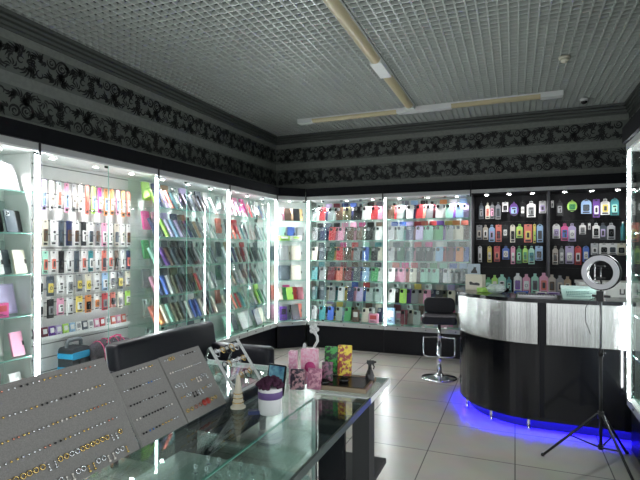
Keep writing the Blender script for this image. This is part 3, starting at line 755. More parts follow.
# wall bracket shelf for them is part of the pegboard
bx(.28, .468, .05, .38, 1.585, 1.593).build('side_shelf', glass_shelf, p2)
for i, (xx, c) in enumerate(((.36, 'teal'), (.42, 'dark teal'))):
    q = MB(); q.lathe([(0, 0), (.022, 0), (.024, .01), (.024, .16), (.012, .185), (.012, .21), (0, .21)], 14)
    o = q.build('spray_can', mat('plastic_' + c.replace(' ', '_'), C[c], .35)); o.location = (cx2 + xx, 6.85, 1.5945); tag(o, f'{c} slim spray can on the small glass shelf of the pegboard', 'bottle')
    q = MB(); q.lathe([(0, .2105), (.010, .2105), (.010, .228), (0, .228)], 12); q.build('cap', mat('plastic_white', C['white'], .35), o)

# back counter under the pegboard with upright packs
t = thing('back_counter', 'low dark counter along the wall under the black pegboards', 'counter', (0, 0, 0))
bx(PX0 + .02, XE - .02, 6.36, 6.69, 0, .90).build('body', black_lam, t); bx(PX0 + .012, XE - .012, 6.34, 6.692, .901, .93).build('worktop', mat('grey_worktop', (.2, .2, .21), .3), t)
row4 = [(478, 'grey', 'black', .075, .18, 'n'), (488.4, 'green', 'mint', .085, .19, 'n'), (494.7, 'lime', 'cream', .075, .22, 'n'), (502, 'mint', 'white', .095, .23, 'n'), (509, 'teal', 'mint', .06, .20, 'n'), (517.7, 'white', 'purple', .095, .25, 'n'), (526.4, 'pink', 'white', .09, .24, 'n'), (535, 'mint', 'slate', .085, .25, 'n'), (543.8, 'pink', 'coral', .10, .26, 'n'), (551.9, 'beige', 'brown', .085, .24, 'n'), (560, 'grey', 'beige', .085, .23, 'n'), (567.6, 'tan', 'beige', .08, .22, 'n')]
labs = row_labels([('p', e[1]) for e in row4], 'standing on the dark back counter', 'stool side')
for (px, c, wc, w, h, s_), lb in zip(row4, labs):
    o = link('blister_pack', pack_mesh(c, w, h, s_)); link('blister', window_mesh(wc, w, h), o)
    orient(o, (xw(px, 6.58), 6.57, .932), random.uniform(-.05, .05), .08); tag(o, lb.replace('hanging pack', 'upright pack'), 'package', 'upright packs on the back counter')
for i, (px, c, w) in enumerate(((497, 'mint', .10), (521, 'blue', .16), (541, 'white', .12), (553, 'lilac', .14), (572, 'white', .16))):
    o = link('accessory_box', box_mesh(c, w, .035, .08)); link('printed_label', label_mesh('purple' if c != 'blue' else 'white', w, .035, .08), o)
    orient(o, (xw(px, 6.44), 6.42, .9315), 0); tag(o, f'low {c} box lying in front of the upright packs, {ORD[i]} from stool side', 'box', 'low boxes on the back counter')
t = thing('cosmetic_tube', 'dark blue tube with cream cap on the back counter near the ring light', 'tube', (xw(579.5, 6.5), 6.5, .9315))
MB().lathe([(0, 0), (.022, 0), (.024, .12), (0, .12)], 16).build('body', mat('plastic_navy', C['navy'], .35), t); MB().lathe([(0, .1205), (.02, .1205), (.018, .175), (0, .175)], 16).build('cap', mat('plastic_cream', C['cream'], .35), t)

# ---------------------------------------------------------------- reception counter
t = thing('reception_counter', 'curved black reception counter with brushed steel panels and blue underglow', 'counter', (0, 0, 0))
CX, CY, RR = .20, 5.0, .72
def path(r, a0=135, a1=270, n=34, xend=.845):
    pts = [(CX + r * math.cos(R(a0 + (a1 - a0) * i / n)), CY + r * math.sin(R(a0 + (a1 - a0) * i / n))) for i in range(n + 1)]
    return pts + [(xend, CY - r)]
def wallseg(ro, ri, z0, z1, name, m, a0=135, a1=270, xend=.845, n=34, cut=None):
    o_ = path(ro, a0, a1, n, xend); i_ = path(ri, a0, a1, n, xend)
    if cut == 'arc': o_ = o_[:-1]; i_ = i_[:-1]
    if cut == 'flat': o_ = [(CX + .035, CY - ro), (xend, CY - ro)]; i_ = [(CX + .035, CY - ri), (xend, CY - ri)]
    k = len(o_); vs = [(x, y, z0) for x, y in o_] + [(x, y, z0) for x, y in i_] + [(x, y, z1) for x, y in o_] + [(x, y, z1) for x, y in i_]
    fs = []
    for i in range(k - 1):
        fs += [(i, i + 1, 2 * k + i + 1, 2 * k + i), (k + i + 1, k + i, 3 * k + i, 3 * k + i + 1), (2 * k + i, 2 * k + i + 1, 3 * k + i + 1, 3 * k + i), (i + 1, i, k + i, k + i + 1)]
    fs += [(0, 2 * k, 3 * k, k), (k - 1, 2 * k - 1, 4 * k - 1, 3 * k - 1)]
    b = MB(); b.add(vs, fs)
    ob = b.build(name, m, t)
    return ob
gloss_black = mat('gloss_black_panel', (.004, .0045, .006), .14, spec=.35)
steel = speckled('brushed_steel', (.50, .51, .50), (.66, .67, .65), 6, .27, 1, stretch=(40, 40, .3))
wallseg(RR - .01, RR - .34, .13, .715, 'lower_body', gloss_black)
wallseg(RR - .10, RR - .30, .002, .129, 'plinth', dark_flat)
wallseg(RR - .01, RR - .34, .7155, 1.058, 'upper_body', black_lam)
wallseg(RR + .004, RR - .008, .72, 1.055, 'steel_panel', steel, a0=137, a1=267.5, cut='arc')
wallseg(RR + .004, RR - .008, .72, 1.055, 'steel_panel', steel, cut='flat')
wallseg(RR + .03, RR - .36, 1.0585, 1.09, 'countertop', gloss_black)
bx(CX - .018, CX + .020, CY - RR - .012, CY - RR - .0045 + .012, .132, 1.057).build('divider', black_lam, t)
wallseg(RR - .01, RR - .018, .095, .1295, 'led_shield', gloss_black)  # thin ring added to block stray blue LED light, sending it downwards
wallseg(RR - .026, RR - .066, .114, .126, 'blue_led_strip', blue_led)
q = MB()
for a in (175, 205, 235, 262): q.lathe([(.018, .002), (.018, .128)], 12, (CX + (RR - .045) * math.cos(R(a)), CY + (RR - .045) * math.sin(R(a)), 0))
for a in (175, 205, 235, 262):
    q = MB(); q.lathe([(.018, 0.002), (.022, .006), (.016, .02), (.016, .128)], 12, (CX + (RR - .04) * math.cos(R(a)), CY + (RR - .04) * math.sin(R(a)), 0)); q.build('foot', chrome, t)

# things on the counter
def on_counter(px, d): # px pixel column, d depth world Y
    return xw(px, d)
ZC = 1.0905
t = thing('paper_bag', 'cream box with black printed marks on the curved counter end', 'box', (-.36, 4.95, ZC), -.35)
o = bx(-.085, .085, -.04, .04, 0, .15).build('body', mat('card_cream', C['cream'], .45), t)
MB().prism([(-.04, .05), (.06, .045), (.062, .065), (.03, .075), (.0, .068), (-.03, .082), (-.045, .075)], -.042, -.0405).build('printed_mark', mat('print_dark', (.05, .05, .05), .5), t)
t = thing('counter_card', 'pale grey card with a black cat silhouette standing behind the cream box', 'card', (-.385, 5.10, ZC), -.3)
MB().prism(rrect(.13, .25, .01), -.004, .004).build('card', mat('card_pale_blue', (.42, .50, .56), .5), t)
MB().prism([(-.03, .155), (.035, .155), (.035, .17), (.022, .195), (.026, .222), (.018, .214), (.008, .215), (.0, .222), (-.002, .205), (-.014, .185), (-.025, .175)], -.0065, -.0045).build('printed_cat', mat('print_dark'), t)
t = thing('tissue_bag', 'clear crumpled plastic bag on the curved counter top', 'bag', (-.16, 4.62, ZC), .3)
q = MB(); vs = []; rnd = random.Random(3)
for j in range(7):
    for k in range(14):
        a = 2 * PI * k / 14; rr = .07 * math.sin(PI * (j + .6) / 7.4) ** .6 * rnd.uniform(.8, 1.15); vs.append((rr * math.cos(a) * 1.2, rr * math.sin(a) * .8, .001 + .085 * j / 6 * rnd.uniform(.95, 1)))
q.add(vs, [(j * 14 + k, j * 14 + (k + 1) % 14, (j + 1) * 14 + (k + 1) % 14, (j + 1) * 14 + k) for j in range(6) for k in range(14)] + [tuple(range(13, -1, -1)), tuple(6 * 14 + k for k in range(14))], 0, False)
q.build('film', thin_glass('crinkled_film', (.75, .8, .8), .15, .7, .15, .35), t)
o = MB().prism(rrect(.22, .07, .02, 4), -.02, .02).build('folded_pouch', mat('plastic_lime', C['lime'], .35)); orient(o, (-.335, 4.80, ZC + .021), -.5); o.rotation_euler = (R(90), 0, .9)
o.location = (-.27, 4.79, ZC + .0215); tag(o, 'flat lime green pouch lying before the cream box on the counter', 'pouch')
bpy.context.view_layer.update()
t = thing('keyboard', 'slim silver keyboard on the straight part of the counter top', 'keyboard', (.17, 4.46, ZC), 0)
bx(-.15, .15, -.06, .06, .0, .014).build('case', mat('silver_plastic', (.5, .5, .52), .35), t)
q = MB()
for i in range(14):
    for j in range(4): q.box(-.14 + i * .02, -.124 + i * .02, -.05 + j * .025, -.03 + j * .025, .0142, .018)
o = q.build('keys', mat('key_dark', (.08, .08, .085), .5), t); o['kind'] = 'stuff'
t = thing('leaflet_holder', 'pale green tilted leaflet box with small writing on the counter, beside the ring light', 'holder', (.47, 4.40, ZC), 0)
q = MB(); q.add([(-.11, -.05, 0), (.11, -.05, 0), (.11, .05, 0), (-.11, .05, 0), (-.13, -.085, .085), (.13, -.085, .085), (.12, .05, .10), (-.12, .05, .10)], [(3, 2, 1, 0), (4, 5, 6, 7), (0, 1, 5, 4), (1, 2, 6, 5), (2, 3, 7, 6), (3, 0, 4, 7)])
q.build('box', mat('pale_green_acrylic', (.50, .68, .62), .2), t)
q = MB()
for k, (zz, a, b_) in enumerate(((.062, -.09, .07), (.050, -.09, .09), (.038, -.085, .05), (.024, -.085, .075))):
    xx = a
    while xx < b_: w = random.uniform(.006, .016); q.box(xx, xx + w, -.0525 - zz * .41 - .0015, -.0515 - zz * .41 + .0002, zz - .003, zz + .003); xx += w + .004
q.build('printed_lines', mat('print_teal', (.06, .16, .14), .5), t)
# white back cabinet with lettering U HE
t = thing('white_cabinet', 'white low cabinet with dark capital letters behind the counter, right of the ring light', 'cabinet', (.92, 5.15, 0), 0)
bx(-.37, .37, -.15, .15, 0, 1.16).build('body', mat('white_gloss', (.62, .64, .60), .3), t); bx(-.38, .38, -.16, .16, 1.161, 1.19).build('top', mat('white_gloss'), t)
q = MB(); y0, y1 = -.1525, -.1505
def L_(q, x, z, w, h, segs):
    for (a, b_, c_, d_) in segs: q.box(x + a * w, x + c_ * w, y0, y1, z + b_ * h, z + d_ * h)
lx = xw(619.6, 5.0) - .92; lz = 1.082; lw, lh = .042, .050
L_(q, lx, lz, lw, lh, [(0, 0, .25, 1), (.75, 0, 1, 1), (.25, 0, .75, .22)])
L_(q, lx + .13, lz, lw, lh, [(0, 0, .25, 1), (.75, 0, 1, 1), (.25, .4, .75, .6)])
L_(q, lx + .19, lz, lw, lh, [(0, 0, .25, 1), (.25, 0, 1, .2), (.25, .8, 1, 1), (.25, .4, .9, .6)])
q.build('lettering', mat('print_dark'), t)

# ---------------------------------------------------------------- bar stool
t = thing('bar_stool', 'black bar stool with chrome column and round base beside the curved counter', 'stool', (-.81, 5.66, 0), R(8))
MB().lathe([(0, .001), (.20, .001), (.205, .006), (.19, .014), (.10, .028), (.045, .040), (.035, .06), (0, .06)], 36).build('base', chrome, t)
q = MB(); q.tube([(0, 0, .06), (0, 0, .40)], .028, 16); q.tube([(0, 0, .40), (0, 0, .63)], .019, 16); q.build('column', chrome, t)
q = MB(); q.tube([(0, 0, .47), (-.17, -.02, .47), (-.175, -.05, .46), (-.175, -.12, .33), (-.165, -.14, .29), (-.13, -.15, .275), (.13, -.15, .275), (.165, -.14, .29), (.175, -.12, .33), (.175, -.05, .46), (.17, -.02, .47), (0, 0, .47)], .008, 10); q.build('footrest', chrome, t)
q = MB(); q.prism(rrect(.385, .09, .035, 5, 0, .64), -.19, .17); o = q.build('seat', leather, t); bevel(o, .02, 3)
q = MB(); q.prism(rrect(.36, .19, .06, 6, 0, .72), .175, .225); o = q.build('backrest', leather, t); bevel(o, .018, 3)

# ---------------------------------------------------------------- ring light on tripod
PXr, PYr = .545, 3.78
t = thing('ring_light', 'ring light with phone clamp on a tall black tripod before the counter', 'ring light', (PXr, PYr, 0), R(-25))
q = MB(); q.tube([(0, 0, .13), (0, 0, .78)], .011, 12); q.build('pole', black_met, t)
q = MB(); q.tube([(0, 0, .781), (0, 0, 1.20)], .008, 12); q.build('upper_pole', mat('grey_metal', (.3, .3, .31), .3, .9), t)
q = MB(); q.tube([(0, 0, .76), (0, 0, .81)], .017, 12); q.tube([(0, 0, .785), (.03, 0, .785)], .006, 8); q.build('clamp_collar', black_met, t)
q = MB(); q.tube([(0, 0, .33), (0, 0, .38)], .019, 12); q.tube([(0, 0, .12), (0, 0, .15)], .017, 12); q.build('hub', black_met, t)
for k in range(3):
    a = R(80 + 120 * k); dx, dy = math.cos(a), math.sin(a)
    q = MB(); q.tube([(dx * .02, dy * .02, .36), (dx * .36, dy * .36, .012)], .009, 8); lg = q.build('leg', black_met, t)
    q = MB(); q.tube([(dx * .017, dy * .017, .135), (dx * .19, dy * .19, .186)], .006, 8); q.build('brace', black_met, lg)
    q = MB(); q.ball((dx * .362, dy * .362, .013), .013); q.build('rubber_foot', mat('rubber'), lg)
q = MB(); q.box(-.022, .022, -.02, .02, 1.135, 1.205); q.tube([(-.055, 0, 1.17), (.06, 0, 1.17)], .009, 10); q.build('head_joint', black_met, t)
ring = bpy.data.objects.new('ring', None)
def torusband(ri, ro, y0, y1, name, m, zc=1.333, yaw=0):
    n = 40; q = MB(); vs = []
    for k in range(n):
        a = 2 * PI * k / n; c, s_ = math.cos(a), math.sin(a)
        vs += [(ri * c, y0, zc + ri * s_), (ro * c, y0, zc + ro * s_), (ro * c, y1, zc + ro * s_), (ri * c, y1, zc + ri * s_)]
    fs = []
    for k in range(n):
        b_, d_ = 4 * k, 4 * ((k + 1) % n)
        for j in range(4): fs.append((b_ + j, b_ + (j + 1) % 4, d_ + (j + 1) % 4, d_ + j))
    q.add(vs, fs); return q.build(name, m, t)
torusband(.082, .116, -.022, -.006, 'diffuser', mat('ring_diffuser', (.52, .52, .55), .35))
torusband(.080, .124, -.0055, .022, 'ring_housing', black_met)
q = MB(); q.tube([(0, .0, 1.20), (0, .01, 1.26), (0, -.01, 1.29)], .006, 8); q.box(-.03, .03, -.02, -.008, 1.29, 1.30); q.box(-.03, .03, -.02, -.008, 1.37, 1.38); q.box(-.004, .004, -.012, -.006, 1.29, 1.38); q.box(-.037, -.03, -.03, -.008, 1.28, 1.39); q.build('phone_clamp', black_met, t)
q = MB(); q.tube([(0, .02, 1.17), (-.07, .02, 1.14), (-.10, .01, 1.08), (-.095, 0, .98), (-.075, 0, .93), (-.065, 0, .90)], .003, 6); q.build('power_cord', black_met, t)

# ---------------------------------------------------------------- right wall cabinet
W_R = 1.30
cr, FR = cabinet('tall lit glass cabinet on the side wall with its LED strip beside the ring light', W_R, (.772, 4.18 - W_R / 2, 0), R(-90), led_at=(-1,), ndoor=2, x_led=.022, dep=.55)
RS = ["clear,silver,b:red,slate,clear,white", "clear,b:maroon,clear,b:slate,grey,clear", "b:white,teal,coral,clear,pink,black", "b:coral,b:brown,clear,b:white,beige,clear", "b:white,slate,clear,navy,b:cream,red", "x:silver,x:white,x:gold,clear,x:grey,x:black"]
for i in range(6): shelf_row(FR, R(-90), W_R, ZS[i], RS[i], f'{SHN[i]}, side-wall cabinet', 'LED strip', '', y=.16, tilt=.3, x0=-.6, x1=0)

# ---------------------------------------------------------------- sofa
t = thing('sofa', 'low black leather two-seat sofa in front of the long wall cabinets', 'sofa', (-2.23, 2.98, 0), 0)
def soft(q, name, m=leather, w=.03):
    o = q.build(name, m, t); bevel(o, w, 4)
    for p in o.data.polygons: p.use_smooth = True
    return o
b_ = MB(); b_.prism([(-.30, .38), (-.14, .38), (-.22, .86), (-.36, .85)], -.52, .60, axis='y')
b_.v = [(x, y, z) for x, y, z in b_.v]
soft(b_, 'backrest', w=.04)
soft(MB().box(-.36, .34, -.52, .60, .10, .27), 'base')
soft(MB().box(-.13, .35, -.405, .038, .272, .43), 'seat_cushion'); soft(MB().box(-.13, .35, .042, .485, .272, .43), 'seat_cushion')
soft(MB().box(-.36, .37, .49, .62, .275, .68), 'armrest', w=.035); soft(MB().box(-.36, .37, -.54, -.41, .275, .68), 'armrest', w=.035)
for x in (-.31, .29):
    for y in (-.46, .54): MB().lathe([(.025, .001), (.03, .099)], 12, (x, y, 0)).build('foot', black_met, t)

# ---------------------------------------------------------------- jewellery counter
t = thing('jewellery_counter', 'glass topped jewellery counter with white metal trim and black legs', 'counter', (0, 0, 0))
X0, X1, Y0, Y1, ZT = -1.40, -.488, .45, 1.99, .95
tg = thin_glass('top_glass', (.88, .95, .93), .06, .48)
bx(X0 + .005, X1 - .008, Y0 + .005, Y1 - .008, ZT - .010, ZT).build('glass_top', tg, t)
wtrim = mat('white_trim', (.66, .68, .67), .6)
dtrim = mat('dark_trim', (.05, .07, .065), .3)
bx(X0, X1, Y1 - .0075, Y1, ZT - .02, ZT + .002).build('trim', wtrim, t)
bx(X1 - .0075, X1, 1.70, Y1 - .0078, ZT - .02, ZT + .002).build('trim', wtrim, t)
bx(X1 - .0075, X1, Y0, 1.6995, ZT - .02, ZT + .002).build('side_trim', dtrim, t)
bx(-.699, X1 - .008, 1.685, 1.70, ZT + .0003, ZT + .004).build('cross_rail', wtrim, t)
bx(-.703, -.697, Y0 + .01, 1.66, .56, ZT - .0102).build('glass_partition', glass_edge if False else tg, t)
bx(-.7035, -.6965, Y0 + .01, 1.66, ZT - .0130, ZT - .0103).build('partition_edge', glass_edge, t)
bx(-.708, -.692, 1.662, 1.678, .0, ZT - .0225).build('post', alu, t)
bx(-.690, -.585, 1.685, 1.70, 0.001, ZT - .023).build('black_panel', black_lam, t)
for x, y in ((-.56, 1.70), (-1.37, 1.70), (-.56, .50), (-1.37, .50)): bx(x, x + .065, y, y + .07, 0.001, ZT - .0235).build('leg', dark_flat, t)
bx(-.68, -.5, 1.71, 1.97, .60, .62).build('lower_board', dark_flat, t)
bx(X0 + .1, -.71, Y0 + .1, 1.65, .62, .65).build('inner_deck', mat('inner_deck_grey', (.42, .47, .45), .35), t)
bx(X0 + .1, -.71, Y0 + .1, 1.65, .742, .748).build('inner_shelf', glass_shelf, t)
# little silver pendants inside, on the glass shelf
for i in range(12):
    x = -.95 + (i % 6) * .042; y = 1.28 + (i // 6) * .07
    q = MB(); q.box(-.003, .003, -.0015, .0015, .0, .045); q.box(-.013, .013, -.0015, .0015, .026, .032); q.tube([(.006 * math.cos(a * PI / 6), 0, .051 + .006 * math.sin(a * PI / 6)) for a in range(13)], .0015, 5)
    q.tube([(-.012, 0, .002), (.012, 0, .002)], .002, 6)
    o = q.build('cross_pendant', mat('bright_silver', (.8, .82, .84), .15, 1)); o.location = (x, y, .7485)
    tag(o, f'small silver cross pendant, {ORD[i % 6]} along the {"front" if i < 6 else "second"} row under the counter glass', 'pendant', 'silver pendants under the glass')

# earring boards
felt = speckled('grey_felt', (.22, .212, .20), (.26, .25, .235), 300, .9, bump=.3)
EM = {'gold': mat('jewel_gold', (.85, .60, .22), .25, 1), 'silver': mat('jewel_silver', (.85, .86, .88), .15, 1), 'black': mat('jewel_black', (.01, .01, .012), .15),
      'pearl': mat('jewel_pearl', (.8, .75, .68), .2), 'red': mat('jewel_red', (.35, .03, .02), .3), 'rose': mat('jewel_rose', (.75, .35, .26), .25, 1), 'blue': mat('jewel_blue', (.08, .2, .5), .2)}
def ear_mesh(c, kind):
    k = ('ear', c, kind)
    if k not in MC:
        q = MB()
        if kind == 'stud': q.ball((0, 0, .0028), .0029, 8, 0, (1, 1, .8))
        elif kind == 'hoop': q.tube([(.0055 * math.cos(a * PI / 6), .0055 * math.sin(a * PI / 6), .003) for a in range(13)], .0014, 6)
        elif kind == 'drop': q.ball((0, 0, .003), .0026, 8); q.tube([(0, 0, .003), (0, -.011, .003)], .001, 5); q.ball((0, -.013, .0035), .0034, 8)
        else: q.lathe([(0, .001), (.010, .001), (.011, .004), (.006, .006), (0, .006)], 14)
        MC[k] = q.mesh('earring', EM[c])
    return MC[k]
def board(label, nm, ya, yb, xb, xt, zt, rows, zb=ZT + .010):
    """board leaning back: bottom edge at x=xb, top edge at x=xt height zt; rows: list of (frac from top, [pattern])"""
    L_ = math.hypot(xb - xt, zt - zb); a = math.atan2(zt - zb, xb - xt)  # slope angle
    t = thing('earring_board', label, 'display board', (xb, (ya + yb) / 2, zb), 0, 'grey earring boards on the jewellery counter')
    w = yb - ya
    # local frame: u along +Y, v up the slope, n outward
    ux = Vector((0, 1, 0)); uv = Vector((-math.cos(a), 0, math.sin(a))); un = Vector((math.sin(a), 0, math.cos(a)))
    M = Matrix((( ux.x, uv.x, un.x, 0), (ux.y, uv.y, un.y, 0), (ux.z, uv.z, un.z, 0), (0, 0, 0, 1)))
    q = MB(); q.M = M; q.box(-w / 2 + .001, w / 2 - .001, 0, L_, -.007, 0); q.build('felt_panel', felt, t)
    q = MB(); q.M = M; q.box(-w / 2 + .001, w / 2 - .001, 0, L_, -.010, -.0072); q.build('backing', mat('card_grey_back', (.15, .15, .15), .6), t)
    # strut behind
    q = MB(); mid = M @ Vector((0, L_ * .6, -.011)); q.tube([mid, (mid.x - .045, 0, -.004)], .003, 6); q.build('strut', black_met, t)
    for ri, (fr, sp, off, pat) in enumerate(rows):
        n = int((w - .03) / sp); 
        for i in range(n):
            c, kind = pat[(i // 2) % len(pat)]
            if c is None: continue
            u = -w / 2 + .016 + i * sp + random.uniform(-.001, .001)
            p = M @ Vector((u, L_ * (1 - fr), .0003)) + Vector((xb, (ya + yb) / 2, zb))
            o = link('stud_earring' if kind == 'stud' else 'hoop_earring' if kind == 'hoop' else 'drop_earring', ear_mesh(c, kind))
            o.matrix_world = Matrix.Translation(p) @ M
            tag(o, f'{c} {kind if kind != "disc" else "round"} earring, {ORD[i]} from near edge, {ORD[ri]} row down, {nm}', 'earring', f'earrings on the {nm}')
    return t
st = lambda *cs: [(c, 'stud') for c in cs]
board('widest grey felt earring board nearest the camera', 'widest board', .60, 1.018, -.935, -1.062, 1.195, [
    (.06, .015, 0, st('gold', 'silver', 'silver', 'rose', 'silver', 'black', 'silver', 'gold')), (.27, .013, 0, st('black', 'silver', 'pearl', 'gold', 'silver', 'silver', 'gold', 'black', 'silver', 'black')),
    (.46, .012, 0, st('pearl', 'gold', 'silver', 'gold', 'rose', 'gold', 'silver', 'silver', 'gold')), (.62, .013, 0, st('silver', 'rose', 'silver', 'gold', 'silver', 'silver', 'rose', 'black', 'gold', 'silver', 'gold', 'silver')),
    (.76, .015, 0, [('gold', 'hoop'), ('silver', 'hoop'), ('gold', 'hoop'), ('gold', 'hoop'), ('gold', 'hoop'), ('silver', 'drop')]), (.92, .015, 0, [('gold', 'drop'), ('silver', 'hoop'), ('pearl', 'drop'), ('silver', 'hoop')])])
board('middle grey felt earring board with a row of dark studs', 'middle board', 1.03, 1.222, -.935, -1.052, 1.148, [
    (.07, .0125, 0, st('black', 'silver', 'black', 'silver', 'pearl', 'gold', 'silver')), (.28, .012, 0, st('silver', 'black', 'black', 'silver', 'blue', 'silver')),
    (.48, .012, 0, st('black', 'black', 'silver', 'black', 'silver', 'black')), (.67, .012, 0, st('pearl', 'black', 'black', 'black', 'black', 'silver')), (.86, .013, 0, st('black', 'blue', 'black', 'gold', 'gold', 'silver'))])
board('grey felt earring board with one large red round pair, beside the white rack', 'red pair board', 1.226, 1.435, -.935, -1.052, 1.150, [
    (.07, .013, 0, [('silver', 'stud'), ('gold', 'hoop'), (None, ''), ('silver', 'stud'), ('black', 'stud'), ('black', 'stud')]), (.27, .012, 0, [('pearl', 'stud'), ('silver', 'stud'), ('silver', 'stud'), ('pearl', 'stud')]),
    (.47, .013, 0, [('silver', 'hoop'), ('silver', 'drop'), (None, ''), ('gold', 'stud'), ('pearl', 'drop')]), (.65, .014, 0, [('gold', 'stud'), ('silver', 'hoop'), ('black', 'drop'), ('silver', 'drop')]),
    (.85, .0215, 0, [('gold', 'hoop'), ('rose', 'hoop'), ('red', 'disc'), ('gold', 'hoop'), ('pearl', 'stud')])])

# white acrylic ring/bracelet rack
t = thing('jewellery_rack', 'white acrylic ladder rack hung with chains and bracelets', 'rack', (-.90, 1.565, ZT + .003), 0)
a = math.atan2(.185, .13); M = Matrix(((0, -math.cos(a), math.sin(a), 0), (1, 0, 0, 0), (0, math.sin(a), math.cos(a), 0), (0, 0, 0, 1)))
wacr = mat('white_acrylic', (.55, .57, .56), .2)
LR = math.hypot(.185, .13)
for u in (-.095, .088):
    q = MB(); q.M = M; q.box(u, u + .007, 0, LR, -.004, .004); q.build('upright', wacr, t)
for i in range(4):
    q = MB(); q.M = M; v = .030 + i * .056; q.box(-.0875, .0875, v, v + .010, -.006, .006); q.build('rung', wacr, t)
q = MB(); q.box(-.03, .03, -.105, .105, -.002, .001); q.build('base', clear_ac, t)
q = MB(); tp = M @ Vector((0, LR, -.006)); q.tube([(tp.x, .09, tp.z), (tp.x - .07, .09, .0)], .004, 6); q.tube([(tp.x, -.09, tp.z), (tp.x - .07, -.09, .0)], .004, 6); q.build('strut', clear_ac, t)
k_ = 0
for i in range(1, 4):
    for j in range(5):
        u = -.08 + j * .032 + random.uniform(-.006, .006); v = .030 + i * .056 + .005; r_ = random.choice((.010, .013, .016)); c = ('gold', 'silver', 'black', 'silver', 'gold')[(i + j * 2) % 5]
        q = MB(); q.tube([(r_ * math.cos(s_ * PI / 8), -r_ + .006 + r_ * 1.2 * math.sin(s_ * PI / 8), 0) for s_ in range(17)], .0016, 6)
        o = q.build('bracelet', EM[c]); o.matrix_world = Matrix.Translation(M @ Vector((u, v, .0092)) + Vector((-.90, 1.565, ZT + .003))) @ M
        tag(o, f'{c} bracelet, {ORD[j]} from the boards, {("", "third", "second", "top")[i]} rung of the white rack', 'bracelet', 'bracelets on the white acrylic rack')
# pale cone stand for rings
t = thing('ring_cone', 'pale cream ring cone with gold rings standing before the white rack', 'ring stand', (-.883, 1.428, ZT + .001))
MB().lathe([(0, 0), (.026, 0), (.026, .004), (.020, .006), (.006, .105), (.003, .112), (0, .113)], 20).build('cone', mat('cream_ceramic', (.68, .63, .50), .3), t)
for z, r_ in ((.02, .0195), (.035, .0170), (.05, .0148)):
    q = MB(); q.tube([(r_ * math.cos(s_ * PI / 10), r_ * math.sin(s_ * PI / 10), z) for s_ in range(21)], .0016, 6); q.build('ring', EM['gold'], t)
# small loose jewellery card
o = bx(-.02, .02, -.012, .012, 0, .012).build('ring_box', mat('plastic_navy', C['navy'], .35)); o.location = (-.80, 1.395, ZT + .001); o.rotation_euler = (0, 0, .5); tag(o, 'tiny navy ring box lying in front of the white rack', 'box')

# jar of dark purple buds
t = thing('jar', 'white round jar with purple band heaped with dark purple fluff', 'jar', (-.835, 1.62 - .13, 0))
t.location = (-.757, 1.425, ZT + .001)
MB().lathe([(0, 0), (.036, 0), (.039, .004), (.040, .085), (.038, .088), (0, .088)], 32).build('body', mat('white_ceramic', (.70, .70, .70), .3), t)
MB().lathe([(.0405, .052), (.0412, .053), (.0412, .074), (.0405, .075)], 32).build('band', mat('violet_band', (.12, .07, .22), .5), t)
q = MB(); rnd = random.Random(5)
for i in range(150):
    a = rnd.uniform(0, 2 * PI); r_ = .044 * math.sqrt(rnd.random()); z = .092 + .020 * (1 - (r_ / .044) ** 2) + rnd.uniform(-.002, .004)
    q.ball((r_ * math.cos(a), r_ * math.sin(a), z), rnd.uniform(.006, .009), 6)
o = q.build('dried_buds', mat('dark_purple_buds', (.045, .008, .03), .9), t); o['kind'] = 'stuff'
# dark framed small picture
t = thing('picture_stand', 'small black framed card with a blue picture behind the purple jar', 'frame', (-.832, 1.60, ZT + .003), -.15)
M_ = None
q = MB(); q.box(-.040, .040, -.003, .003, 0, .110); o = q.build('frame', black_lam, t); o.rotation_euler = (-.2, 0, 0)
q = MB(); q.box(-.034, .034, -.0042, -.0031, .006, .104); q.build('picture', speckled('blue_picture', (.02, .10, .22), (.12, .35, .45), 40, .3), o)

# pink packages, card stand etc on the far end of the counter
def bagpack(name, label, c1, c2, x, y, w, h, d, rz, cat='package', tilt=.0):
    t = thing(name, label, cat, (x, y, ZT + .001), rz)
    o = MB().prism(rrect(w, h, w * .08, 3), -d / 2, d / 2).build('body', speckled(f'{name}_{label[:12]}'.replace(' ', '_'), c1, c2, 75, .35, lo=.45, hi=.55), t); o.rotation_euler = (-tilt, 0, 0); o.location.z = math.sin(tilt) * d / 2 + .0005
    return t, o
t, o = bagpack('gift_bag', 'tall pink gift box with a dark pink round window on the counter', (.80, .36, .50), (.85, .55, .65), -.770, 1.79, .068, .142, .030, .15)
MB().lathe([(.0, 0), (.022, 0), (.022, .002), (0, .002)], 20).build('round_window', mat('hot_pink_print', (.55, .05, .22), .4), o).rotation_euler = (R(90), 0, 0)
o.children[0].location = (.005, -.0152, .07)
q = MB(); q.prism([(-.030, .143), (-.027, .160), (-.022, .164), (-.016, .156), (-.016, .143)], -.004, .004); q.build('white_ear', wacr, o)
t, o = bagpack('gift_bag', 'narrow pale pink box beside the tall pink gift box', (.82, .55, .65), (.70, .3, .45), -.828, 1.755, .032, .135, .028, .25)
t, o = bagpack('photo_pack', 'small pack showing dark haired figures leaning on the pink boxes', (.55, .30, .33), (.03, .02, .04), -.780, 1.690, .055, .078, .012, .3, tilt=.2)
t, o = bagpack('photo_pack', 'pink heart patterned pack leaning before the tall pink box', (.80, .42, .52), (.45, .15, .25), -.722, 1.715, .055, .080, .012, .05, tilt=.25)
t, o = bagpack('photo_card', 'dark photo card of faces standing on the brown tray', (.02, .02, .02), (.25, .10, .16), -.693, 1.785, .044, .075, .006, .2, cat='card', tilt=.15)
t.location.z += .0185
t, o = bagpack('snack_pack', 'bright green pack with dark figures standing on the brown tray', (.06, .42, .08), (.02, .05, .03), -.716, 1.885, .056, .115, .012, .1, tilt=.15); t.location.z += .0185
